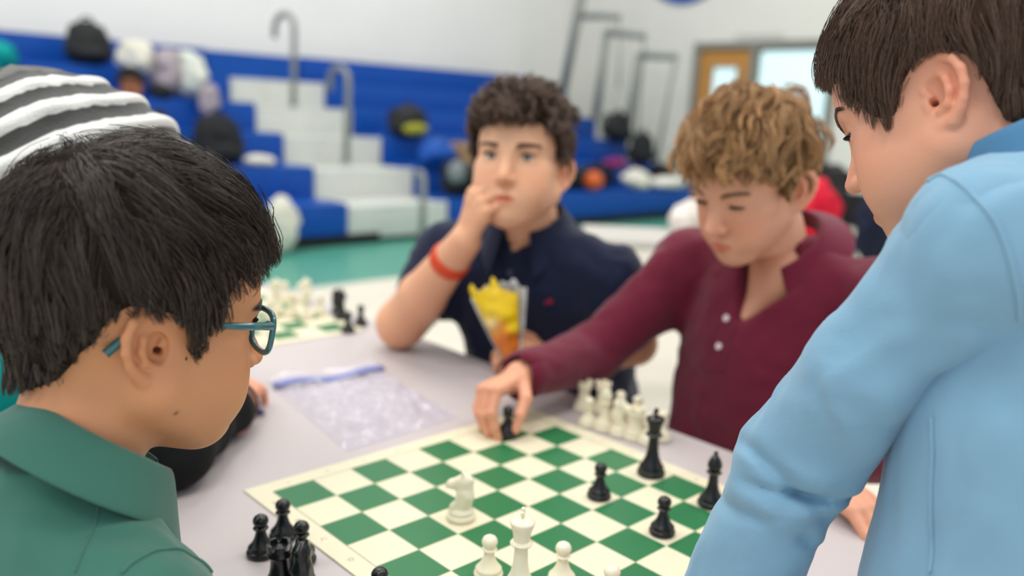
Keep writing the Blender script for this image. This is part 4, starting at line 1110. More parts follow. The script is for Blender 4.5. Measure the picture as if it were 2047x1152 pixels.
# ------------------------------------------------------------------ boy with glasses, dark hair, green polo
def rgb(*c): return np.array(srgb(*c)[:3])
SK_A, SK_B, SK_C, SK_D = rgb(208, 146, 104), rgb(238, 182, 146), rgb(230, 168, 138), rgb(230, 166, 136)
SM = skin_mat('skin', (1, 1, 1, 1))
HM = hair_mat('hair_gloss', .38); HM2 = hair_mat('hair_soft', .5)
M_polo = mat('green_pique', srgb(58, 108, 94), .85, .2, noise=(14, .05), bump=(900, .25), sheen=.25)
def boy_glasses():
    pos = np.array([.231, -.238, 1.038]); ypr = (R_(87.5), R_(-11.6), R_(.3)); s = .95
    root = empty('person', (.22, -.42, 0), 'boy with dark hair, teal glasses and green polo watching the game', 'person')
    nk = np.array([.238, -.300, .915])
    o = dict(skin=SK_A, cheek=1.06, jaw=1.05, nose=.95, cran=(.079, .1015, .100), blush=.25, col=rgb(58, 47, 40), lid=.0045, droop=.001, gaze=(0, -.3),
             line=[(0, .090), (25, .087), (42, .074), (58, .054), (68, .022), (72, -.006), (78, -.013), (83, .000), (90, .024), (100, .034), (112, .034), (120, .022), (127, .002), (140, -.020), (150, -.036), (180, -.054)],
             thick=(.017, .014, .008), crown=(.012, -.062, .125), guides=720, kids=17, len=.060, spread=.0050, clump=.82, r=.00033, bang=.002, over=.003, lift=.004, mess=.26, down=1.0, fwd=.35, sidefwd=.35, lump=.003, lumpf=38, flowa=1.2, flare=.36,
             ear=1.0, quiff=((.02, .085, .085), (.05, .03, .022), .006))
    hands = []
    for w_, d_, th in (((.40, -.08, .60), (-.3, 1, -.2), 1), ((.05, -.14, .60), (.3, 1, -.2), -1)):
        Fh = Field(np.array(w_)-.12, np.array(w_)+.22, .0035); hand(Fh, w_, d_, (0, .2, 1), th, .9); forearm(Fh, np.array(w_)-unit(d_)*.10, w_); hands.append(Fh.mesh(1))
    M, FH, body = person_head(root, pos, ypr, s, nk, o, SM, HM, 11, .0018, hands, [[(.33, -.29, .85), (.40, -.26, .68), (.42, -.165, .62)], [(.13, -.34, .85), (.05, -.31, .69), (.025, -.22, .62)]])
    n0 = len(body.data.vertices); co = np.empty(n0*3, np.float32); body.data.vertices.foreach_get('co', co); co = co.reshape(-1, 3)+root_loc(body)
    d_ = co-CAM; t_ = d_@unit(ray(353, 826)); off_ = np.linalg.norm(d_-t_[:, None]*unit(ray(353, 826)), axis=1); i_ = np.argmin(off_*20+t_)       # small mole on the jaw
    at_ = body.data.color_attributes['tint']; cc_ = np.empty(n0*4, np.float32); at_.data.foreach_get('color', cc_); cc_ = cc_.reshape(-1, 4)
    cc_[:, :3] *= (1-.85*np.exp(-(((co-co[i_])**2).sum(1))/.0019**2))[:, None]; at_.data.foreach_set('color', cc_.ravel())
    # shirt
    yw = R_(108); rt = np.array([math.sin(yw), -math.cos(yw), 0]); fw = np.array([math.cos(yw), math.sin(yw), 0])
    c0 = np.array([.236, -.318, 0]); Rs = np.array([.334, -.290, .852]); Ls = np.array([.120, -.356, .856])
    lo, hi = np.array([-.05, -.58, .50]), np.array([.54, -.02, .98]); F = Field(lo, hi, .005)
    rows = [(.960, .237, -.302, .054, .050), (.925, .237, -.308, .068, .060), (.893, .236, -.318, .098, .072), (.860, .235, -.322, .142, .086), (.80, .232, -.335, .160, .100), (.68, .226, -.36, .160, .108), (.50, .22, -.40, .165, .115)]
    F.u(yloft(rows, yw), .01)
    F.u(rc((.288, -.302, .885), Rs, .038, .052), .03).u(rc((.18, -.342, .888), Ls, .038, .052), .03)
    for a, b, e in ((Rs, (.400, -.262, .66), .053), (Ls, (.05, -.32, .67), .053)):
        b = np.array(b); F.u(rc(a, a+(b-a)*.75, e, .062), .03)
    folds(F, .0035, 9, 3, (1, 1, .55)); folds(F, .0012, 26, 4, (1, 1, .6))
    V, Q = F.mesh(2); shirt = obj('shirt', V, Q, M_polo, root)
    for w_, e_ in (((.40, -.08, .60), (.43, -.22, .68)), ((.05, -.14, .60), (.03, -.30, .69))): pass
    ctr = np.array([.243, -.290, .938]); Rm = frame(R_(92), R_(-37), 0)
    collar(root, shirt, ctr, Rm, (.050, .052), .036, .006, .022, M_polo, gap=24, point=.042, tilt=.3)
    seam(shirt, F, [raycast(F, *q, .45, .8) for q in ((243, 1150), (262, 1128), (300, 1106), (333, 1099), (368, 1104), (398, 1120), (426, 1146))], M_polo, .0016)
    seam(shirt, F, [raycast(F, *q, .45, .8) for q in ((150, 1150), (190, 1050), (200, 990))], M_polo, .0009)
    legs(root, [(.31, -.46, .53), (.13, -.47, .53)], [(.40, -.12, .54), (.06, -.14, .54)], [(.40, -.14, .004), (.08, -.16, .004)], M_tr, M_shoe, R_(90))
    stool(.22, -.47, .43, 'black stool under the boy with glasses')
    # glasses
    T = lambda x, y, z: np.array([x, y, z])*s@M[0]+M[1]
    M_gf = mat('teal_acetate', srgb(34, 98, 106), .2, .6, coat=.4); 
    g = MB(); gl = empty('eyeglasses', (0, 0, 0), None, None); gl.parent = root; gl.location = tuple(-root_loc(root))
    fy = .0985
    def rim(sg, inset=0.):
        pts = []
        for k in range(40):
            a = 2*math.pi*k/40; ca, sa = math.cos(a), math.sin(a); ex = 3.2
            x = sg*.0345+(.0255-inset)*np.sign(ca)*abs(ca)**(2/ex); z = .0165+(.0185-inset)*np.sign(sa)*abs(sa)**(2/ex)-.001*(x*sg-.03)*0
            pts.append(T(x, fy-.25*max(0, abs(x)-.02)**1.0*.55, z))
        return pts
    for sg in (-1, 1):
        MB().tube(rim(sg), .0026, 8, close=True).build('rim', M_gf, gl, True)
        pts = rim(sg, .0012); n = len(pts); cc = sum(pts)/n
        lens = obj('lens', np.array(pts+[cc]), [(k, (k+1) % n, n) for k in range(n)], M_lens, gl, True)
        tp = [T(sg*.0605, fy-.011, .026), T(sg*.0665, fy-.014, .0268), T(sg*.070, .086, .0268), T(sg*.0775, .060, .0265), T(sg*.0835, .020, .0262), T(sg*.0755, .004, .0268), T(sg*.0715, -.012, .0265), T(sg*.071, -.026, .017), T(sg*.070, -.044, -.004)]
        tp = [np.array(p) for p in tp]
        ob = MB().tube(tp, [.0036, .0038, .0034, .0030, .0026, .0023, .0022, .0032, .0036], 8).build('temple_arm', M_gf, gl, True)
    MB().tube([T(-.0095, fy, .021), T(0, fy+.003, .0235), T(.0095, fy, .021)], .0019, 8).build('bridge', M_gf, gl, True)
M_lens = bpy.data.materials.new('clear_lens'); M_lens.use_nodes = True
_b = M_lens.node_tree.nodes['Principled BSDF']; _b.inputs['Base Color'].default_value = (.95, .98, .96, 1); _b.inputs['Roughness'].default_value = .03; _b.inputs['Alpha'].default_value = .12
boy_glasses()

# ------------------------------------------------------------------ boy in the pale blue shirt, leaning on the table
M_lb = mat('pale_blue_cotton', srgb(126, 166, 192), .85, .2, noise=(7, .04), bump=(700, .22), sheen=.2)
M_db = mat('denim_blue_collar', srgb(84, 134, 172), .85, .2, noise=(9, .05), bump=(700, .2))
def boy_blue():
    pos = np.array([.656, .274, 1.240]); ypr = (R_(183.6), R_(-30.3), R_(-10)); s = .94
    root = empty('person', (.74, .26, 0), 'boy with brown hair in a long pale blue shirt leaning on the table', 'person')
    nk = np.array([.744, .254, 1.165]); Ls = np.array([.712, .136, 1.150]); Rs = np.array([.748, .405, 1.12]); El = np.array([.605, .156, .950]); Wr = np.array([.563, .152, .792])
    o = dict(skin=SK_D, cheek=1.06, jaw=1.0, nose=.88, cran=(.0775, .103, .095), blush=.42, col=rgb(92, 70, 56), lid=.0036, droop=.0035, gaze=(0, -.6), iris=(.045, .025, .014), browr=.8,
             line=[(0, .090), (27, .081), (43, .056), (50, .020), (57, -.004), (64, -.002), (70, .020), (85, .034), (100, .036), (112, .022), (118, -.004), (122, -.034), (140, -.054), (180, -.072)],
             thick=(.015, .012, .007), crown=(.008, -.060, .128), guides=900, kids=14, len=.054, spread=.0046, clump=.75, r=.00032, lift=.0025, mess=.2, down=1.1, fwd=.6, sidefwd=.25, bang=.005, lump=.002, ear=.98, flare=.24, eary=.004, earx=.064, short=.5)
    wr = np.array([.556, .150, .776]); Fh = Field(wr-[.20, .09, .05], wr+[.08, .09, .09], .0024)
    hand(Fh, wr, (-.95, -.12, -.10), (-.1, 0, 1), -1, .86, [(.12, .18, .1)]*4, [(.5, .8, -.12), (.7, .7, -.1), (.8, .5, -.1)]); forearm(Fh, wr+[.03, 0, .06], wr, .026, .023)
    M, FH, body = person_head(root, pos, ypr, s, nk, o, SM, HM, 23, .0018, [Fh.mesh(1)], [[Ls, El, wr+np.array([.03, 0, .06])]])
    yw = R_(186)
    F = Field([.56, .02, .62], [.98, .62, 1.26], .0055)
    rows = [(1.205, .752, .262, .054, .052), (1.178, .752, .260, .074, .064), (1.145, .752, .260, .106, .080), (1.10, .756, .264, .138, .096), (.98, .752, .258, .146, .102), (.86, .753, .252, .150, .104), (.64, .76, .245, .154, .106)]
    F.u(yloft(rows, yw), .01)
    F.u(rc((.742, .222, 1.186), Ls+[.014, .014, .006], .036, .054), .035).u(rc((.758, .34, 1.160), Rs, .044, .056), .035)
    Er = np.array([.72, .46, .93]); Wq = np.array([.69, .40, .80]); F.u(rc(Rs, Er, .056, .047), .03).u(rc(Er, Wq, .046, .04), .02)
    folds(F, .0040, 8, 13, (1, 1, .55)); folds(F, .0013, 24, 14, (1, 1, .6))
    FS = Field([.44, .02, .66], [.84, .30, 1.26], .0036)
    FS.u(rc(Ls+[.014, .014, .0], Ls*.5+El*.5+[.003, .003, 0], .0565, .0440), .028).u(rc(Ls*.5+El*.5+[.003, .003, 0], El, .0440, .0425), .02).u(rc(El, Wr, .0425, .0445), .016)
    folds(FS, .0042, 9, 17, (.8, .8, .8)); folds(FS, .0016, 22, 18, (1, 1, .7))
    cf = cF
    def cr_(p0, p1, d, wd, amp, rad=.07): crease(FS, P(*p0, d), P(*p1, d), cf, wd, amp, rad)
    cr_((1496, 888), (1612, 1000), .66, .0055, .012, .09); cr_((1560, 985), (1668, 1000), .665, .0045, .016, .06)
    cr_((1540, 935), (1665, 968), .66, .010, -.007, .08); cr_((1420, 1030), (1560, 1022), .69, .006, .007, .09); cr_((1560, 1030), (1660, 1022), .67, .006, -.008, .06)
    cr_((1470, 985), (1610, 1065), .68, .008, -.006, .08); cr_((1590, 1060), (1635, 1100), .68, .006, .008, .05)
    cr_((1900, 560), (1975, 690), .56, .010, .0055, .09); cr_((1850, 640), (1930, 640), .57, .008, .004, .07); cr_((1760, 480), (1840, 640), .57, .012, .003, .09); cr_((1640, 790), (1760, 850), .62, .010, .0035, .08)
    V, Q = F.mesh(2); shirt = obj('shirt', V, Q, M_lb, root)
    FS.cut(rc(Wr+[0, 0, .004], Wr-[.02, 0, .06], .036, .038), .003); V, Q = FS.mesh(2); slv = obj('sleeve', V, Q, M_lb, shirt)
    Rm = frame(R_(184), R_(-24), 0)
    collar(root, shirt, np.array([.742, .252, 1.216]), Rm, (.058, .056), .032, .016, .018, M_db, gap=30, point=.02, tilt=.3)
    ray2 = lambda L: [raycast(FS, *q, .40, .9) for q in L]
    ray_ = lambda L, a=.40, b=.9: [raycast(F, *q, a, b) for q in L]
    seam(slv, FS, ray2([(1838, 352), (1880, 351), (1920, 370), (1960, 405), (1995, 455), (2020, 520), (2035, 590), (2037, 640)]), M_lb, .0018, .0006)
    seam(shirt, F, ray_([(1868, 830), (1867, 900), (1866, 1000), (1865, 1075), (1864, 1150)], .5, .9), M_lb, .0015, .0005)
    legs(root, [(.76, .17, .66), (.76, .35, .66)], [(.75, .16, .40), (.75, .36, .40)], [(.77, .16, .004), (.77, .36, .004)], M_tr, M_shoe, R_(184))
boy_blue()

# ------------------------------------------------------------------ boy in the navy polo, eating
M_nv = mat('navy_pique', srgb(26, 34, 60), .85, .2, noise=(12, .08), bump=(600, .2), sheen=.15)
def boy_navy():
    pos = np.array([-.236, .632, 1.116]); ypr = (R_(-58), R_(7.5), R_(-.6)); s = 1.05
    root = empty('person', (-.28, .80, 0), 'curly-haired boy in a navy polo eating with one hand at his mouth', 'person')
    nk = np.array([-.268, .700, .985])
    o = dict(skin=SK_B, cheek=1.12, jaw=1.1, nose=1.0, blush=.42, col=rgb(84, 64, 52), lid=.0048, gaze=(-.1, 0), iris=(.16, .15, .12), browr=.85, mouth=.004, cran=(.0735, .097, .088), neckw=1.12,
             line=[(0, .082), (25, .080), (45, .072), (58, .056), (68, .020), (74, -.006), (82, .008), (90, .030), (100, .034), (112, .022), (122, -.02), (140, -.05), (180, -.07)],
             thick=(.024, .004, .004), crown=(0, -.03, .13), curlz=.065, guides=600, kids=7, len=.045, spread=.0035, clump=.5, r=.0008, lift=.008, mess=.6, down=.5, fwd=.1, curl=(.0055, 1.6), lump=.007, lumpf=40, ear=1.12, flare=.62, short=.75, quiff=((0, .06, .115), (.05, .05, .04), .016))
    El = np.array([-.448, .520, .792]); Wr = P(930, 482, 1.545); K = P(972, 364, 1.49)
    Fh = Field(*box_of([El, Wr, K, P(1010, 410, 1.45)], .085), .0026)
    dd = unit(K-Wr)
    forearm(Fh, El, Wr, .046, .030); Fh.u(rc(El, (-.43, .60, .86), .048, .050), .02)
    hand(Fh, Wr, dd, -.62*cR+.34*cU-.70*cF, 1, 1.08, [(.60, .60, .35), (.75, .60, .35), (.85, .65, .35), (.95, .7, .4)], [(.65, .2, -.7), (.75, -.1, -.65), (.7, -.2, -.7)], spread=(.05, 0, -.03, -.06))
    Sl = np.array([-.105, .752, .925]); E2 = np.array([-.055, .790, .80]); W2 = P(1112, 718, 1.64)
    F2 = Field(*box_of([Sl, E2, W2, P(1000, 690, 1.57)], .07), .0028)
    F2.u(rc(Sl, E2, .048, .042), .015); forearm(F2, E2, W2, .041, .028)
    hand(F2, W2, unit(P(1040, 700, 1.575)-W2), .2*cR+.75*cU-.55*cF, -1, .98, [(.55, .95, .6)]*4, [(.75, .5, .25), (.9, .2, .1), (.95, 0, -.1)])
    M, FH, body = person_head(root, pos, ypr, s, nk, o, SM, HM2, 31, .0027, [Fh.mesh(1), F2.mesh(1)], [[(-.40, .64, .93), (-.43, .60, .86)], [(-.13, .74, .94), Sl]])
    yw = R_(-66); Rs = np.array([-.425, .630, .925]); Ls = Sl
    F = Field([-.66, .42, .56], [.20, 1.06, 1.06], .0065)
    rows = [(1.018, -.270, .700, .060, .058), (.992, -.270, .704, .085, .070), (.962, -.272, .71, .128, .088), (.915, -.274, .72, .165, .105), (.80, -.275, .755, .180, .120), (.70, -.275, .79, .185, .13), (.56, -.275, .82, .185, .13)]
    F.u(yloft(rows, yw), .012)
    F.u(rc((-.33, .672, .968), Rs, .05, .068), .04).u(rc((-.205, .725, .968), Ls, .05, .066), .04)
    F.u(rc(Rs, (-.445, .585, .855), .068, .068), .03).u(rc(Ls, (-.085, .765, .855), .066, .062), .03)
    F.cut(rc((-.436, .60, .87), (-.462, .55, .77), .055, .060), .006)
    folds(F, .0045, 7, 33, (1, 1, .6)); folds(F, .0015, 20, 34)
    va, vb = raycast(F, 1050, 455, 1.3, 1.9, 300), raycast(F, 1026, 494, 1.3, 1.9, 300); vin = np.array([-.35, .8, -.25])
    F.cut(rc(va, vb, .040, .010), .004); FN = Field(*box_of([va, vb, nk], .07), .004); FN.u(rc(nk, va+vin*.034, .052, .040), .02).u(rc(va+vin*.036, vb+vin*.018, .040, .014), .02)
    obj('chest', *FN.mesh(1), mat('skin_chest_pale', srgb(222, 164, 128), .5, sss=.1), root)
    V, Q = F.mesh(2); shirt = obj('shirt', V, Q, M_nv, root)
    collar(root, shirt, np.array([-.266, .694, 1.006]), frame(R_(-62), R_(-20), 0), (.066, .066), .036, .018, .030, M_nv, gap=40, point=.030, tilt=.8)
    n_ = np.array([math.cos(yw), math.sin(yw), .3])
    for q in ((1022, 508), (1020, 545)): button(shirt, raycast(F, *q, 1.3, 2.0), n_, mat('grey_button', srgb(70, 78, 92), .3), .0058)
    q = raycast(F, 1098, 598, 1.3, 2.0)                   # small red chest emblem, a rider-like blot of stitches
    a = unit(np.cross([0, 0, 1], n_)); b = unit(np.cross(n_, a)); e = MB(); lg = []
    for (u, v, r1) in ((0, .004, .0065), (.004, .0095, .0038), (-.004, -.002, .0052), (.0045, -.005, .004), (-.005, -.009, .003), (.002, .013, .003)):
        V = [q+n_*.0015+a*(u+r1*math.cos(t))+b*(v+r1*1.2*math.sin(t)) for t in np.linspace(0, 2*math.pi, 15)[:-1]]; V += [p+n_*.0012 for p in V]
        e.add(V, [tuple(range(14)), tuple(range(27, 13, -1))]+[(k, (k+1) % 14, (k+1) % 14+14, k+14) for k in range(14)])
    e.build('chest_emblem', mat('red_thread', srgb(150, 20, 60), .7), shirt)
    # orange wristband
    w0 = El+(Wr-El)*.78; ax = unit(Wr-El); u1 = unit(np.cross(ax, [0, 0, 1])); u2 = np.cross(ax, u1); V = []; Fs = []
    prof = [(.0355, -.013), (.0372, -.013), (.0385, -.009), (.0390, 0), (.0385, .009), (.0372, .013), (.0355, .013)]
    for k in range(40):
        t = 2*math.pi*k/40
        for (r1, h1) in prof: V.append(w0+ax*h1+r1*(math.cos(t)*u1+math.sin(t)*u2))
    for k in range(40):
        for j in range(7): Fs.append((k*7+j, ((k+1) % 40)*7+j, ((k+1) % 40)*7+(j+1) % 7, k*7+(j+1) % 7))
    plabel(obj('wristband', np.array(V), np.array(Fs), mat('orange_rubber', srgb(226, 74, 28), .45), root, True), 'orange rubber wristband')
    legs(root, [(-.36, .86, .53), (-.19, .90, .53)], [(-.24, .50, .53), (-.06, .56, .53)], [(-.24, .52, .004), (-.06, .58, .004)], M_tr2, M_shoe, R_(-66))
    stool(-.27, .87, .43, 'black stool under the boy in the navy polo')
boy_navy()

# ------------------------------------------------------------------ boy in the maroon polo, making a move
M_mr = mat('maroon_pique', srgb(106, 24, 48), .85, .2, noise=(12, .06), bump=(600, .2), sheen=.2)
def boy_maroon():
    pos = np.array([.198, .733, 1.122]); ypr = (R_(-95), R_(-24.5), R_(2)); s = 1.0
    root = empty('person', (.20, .90, 0), 'boy with wavy light brown hair in a maroon polo moving a black pawn', 'person')
    nk = np.array([.208, .822, 1.005])
    o = dict(skin=SK_C, cheek=.94, jaw=.92, nose=1.12, blush=.45, col=rgb(164, 124, 82), lid=.0026, droop=.0045, gaze=(0, -.7), iris=(.10, .07, .04), browr=.85, cran=(.0755, .099, .092), tips=.8,
             line=[(0, .080), (25, .078), (45, .066), (58, .050), (67, .020), (74, -.002), (80, .006), (90, .030), (100, .034), (112, .022), (122, -.015), (140, -.045), (180, -.065)],
             thick=(.024, .014, .008), crown=(.01, -.06, .125), guides=330, kids=14, len=.066, spread=.0052, clump=.82, r=.00062, lift=.006, mess=.45, down=.7, fwd=.45, curl=(.0060, .6), lump=.006, lumpf=34, ear=1.10, flare=.62, short=.75, bang=.012, quiff=((0, .06, .10), (.055, .045, .035), .012))
    idx_tip = atz(1001, 868, BZT+.016); Wr = atz(1040, 752, .815); K = atz(972, 782, .806)
    Fh = Field(*box_of([Wr, K, idx_tip], .075), .0022)
    dd = unit(K-Wr); nn = np.array([-.25, -.1, 1.])
    forearm(Fh, Wr-unit(K-Wr)*.09, Wr, .030, .025)
    hand(Fh, Wr, dd, nn, 1, .93, [(.95, .55, .2), (1.0, .60, .25), (1.0, .75, .4), (1.0, .85, .5)], [(.62, .62, -.45), (.75, .10, -.65), (.55, -.15, -.85)], spread=(.02, 0, -.03, -.07))
    W2 = atz(1668, 962, .772); F3 = Field(W2-.14, W2+.14, .003)
    d2 = unit(atz(1722, 1012, .76)-W2); hand(F3, W2-d2*.015, d2, (0, 0, 1), -1, .92, [(.25, .4, .3)]*4); forearm(F3, W2-d2*.08, W2-d2*.015)
    M, FH, body = person_head(root, pos, ypr, s, nk, o, SM, HM2, 41, .0027, [Fh.mesh(1), F3.mesh(1)], [[(.05, .82, .97), (-.02, .63, .81), Wr-unit(K-Wr)*.09], [(.36, .83, .96), (.51, .74, .80), W2-d2*.08]])
    yw = R_(-93); Rs = np.array([.030, .828, .968]); Ls = np.array([.375, .835, .962]); Er = np.array([-.030, .630, .806]); Wq = Wr-unit(K-Wr)*.012
    F = Field([-.30, .42, .56], [.62, 1.06, 1.08], .0065)
    rows = [(1.035, .206, .832, .058, .056), (1.010, .206, .832, .080, .068), (.985, .205, .832, .120, .084), (.945, .204, .832, .155, .098), (.86, .202, .825, .162, .108), (.74, .202, .82, .162, .11), (.56, .202, .83, .165, .115)]
    F.u(yloft(rows, yw), .012)
    F.u(rc((.14, .83, .992), Rs, .046, .060), .04).u(rc((.27, .832, .992), Ls, .046, .060), .04)
    F.u(rc(Rs, Er, .062, .050), .03).u(rc(Er, Wq, .050, .041), .022)
    El = np.array([.52, .74, .79]); W3 = W2-d2*.055+np.array([0, 0, .004]); F.u(rc(Ls, El, .060, .050), .03).u(rc(El, W3, .048, .036), .02)
    folds(F, .0045, 7, 43, (1, 1, .55)); folds(F, .0014, 20, 44)
    F.cut(rc(Wq, Wq+dd*.08, .031, .036), .004)
    va, vb = raycast(F, 1535, 545, 1.2, 1.7, 300), raycast(F, 1482, 632, 1.2, 1.7, 300); vin = np.array([0, 1., -.3])
    F.cut(rc(va+vin*.004, vb-vin*.002, .054, .012), .004)
    FN = Field(*box_of([va, vb, nk], .07), .004); FN.u(rc(nk+[0, .0, .01], va+vin*.046, .052, .050), .02).u(rc(va+vin*.048, vb+vin*.022, .050, .016), .02)
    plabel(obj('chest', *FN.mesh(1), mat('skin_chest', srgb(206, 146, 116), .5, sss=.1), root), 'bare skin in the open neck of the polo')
    V, Q = F.mesh(2); shirt = obj('shirt', V, Q, M_mr, root)
    collar(root, shirt, np.array([.207, .822, 1.022]), frame(R_(-93), R_(-36), 0), (.070, .068), .030, .012, .044, M_mr, gap=72, point=.034, tilt=1.0)
    fwd = np.array([math.cos(yw), math.sin(yw), .35])
    seam(shirt, F, [raycast(F, *q, 1.2, 1.7, 300) for q in ((1470, 650), (1456, 700), (1448, 740))], M_mr, .0014)
    seam(shirt, F, [raycast(F, *q, 1.2, 1.7, 300) for q in ((1436, 645), (1420, 690), (1412, 735), (1448, 742))], M_mr, .0014)
    for q in ((1453, 637), (1438, 693)): button(shirt, raycast(F, *q, 1.2, 1.7, 300)+fwd*.001, fwd, mat('pearl_button', srgb(214, 196, 200), .25, .6), .0062)
    legs(root, [(.29, .90, .53), (.12, .90, .53)], [(.30, .55, .53), (.11, .55, .53)], [(.30, .58, .004), (.11, .58, .004)], M_tr, M_shoe, R_(-93))
    stool(.20, .90, .43, 'black stool under the boy in the maroon polo')
boy_maroon()

# ------------------------------------------------------------------ snack bag held in front of the navy polo
def snack_bag():
    b0, t0 = P(1022, 714, 1.555), P(990, 568, 1.545); ax = unit(t0-b0); H = np.linalg.norm(t0-b0); lat = unit(cR-ax*np.dot(cR, ax)); nr = np.cross(lat, ax)
    if np.dot(nr, cF) > 0: nr = -nr
    t = empty('snack_bag', b0, 'open yellow and orange snack bag held up in front of the navy polo', 'bag')
    nu, nv = 26, 26
    def wall(sgn, top_cut, wid):
        V = []
        for j in range(nv):
            v = j/(nv-1)
            for i in range(nu):
                u = -1+2*i/(nu-1); hw = (.014+.034*v**.8)*wid; bul = .020*math.sin(math.pi*(.1+.75*v))*(1-u*u)
                jag = .008*math.sin(6*u+sgn)+.006*math.sin(13*u) if j == nv-1 else 0
                p = b0+ax*(H*v*top_cut(u)+jag)+lat*(hw*u-.006*v)+nr*sgn*(bul+.0008)
                V.append(p)
        V = np.array(V); V += (.0028*snoise(V, 30, 61+int(sgn)))[:, None]*nr
        return V, np.array([(j*nu+i, j*nu+i+1, (j+1)*nu+i+1, (j+1)*nu+i) for j in range(nv-1) for i in range(nu-1)])
    V, Q = wall(1, lambda u: 1.03-.20*max(0, u)-.06*max(0, -u), .9)
    v = np.clip(((V-b0)@ax)/H, 0, 1); n_ = snoise(V, 22, 7)
    cy, co, cc = rgb(246, 206, 20), rgb(232, 128, 40), rgb(244, 220, 160)
    w1 = np.clip((.52-v+.14*n_)/.10, 0, 1)[:, None]; col = cy*(1-w1)+co*w1
    u_ = ((V-b0)@lat)/.04; w2 = (np.exp(-((v-.50)/.09)**2-((u_+.55)/.3)**2)*.9)[:, None]; col = col*(1-w2)+cc*w2
    mp = mat('printed_foil', (1, 1, 1, 1), .35, .5, attr='tint')
    for nm, o_ in (('front_panel', obj('front_panel', V, Q, mp, t, True, tint=col)),):
        so = o_.modifiers.new('foil', 'SOLIDIFY'); so.thickness = .0006
    V, Q = wall(-1, lambda u: 1.0-.10*abs(u), 1.12); V = V+lat*.010*np.clip(((V-b0)@ax)/H, 0, 1)[:, None]
    o_ = obj('back_panel', V, Q, mat('grey_foil_inside', srgb(206, 206, 204), .35, .6, noise=(30, .1)), t, True); plabel(o_, 'grey foil inside of the bag')
    so = o_.modifiers.new('foil', 'SOLIDIFY'); so.thickness = .0006
snack_bag()

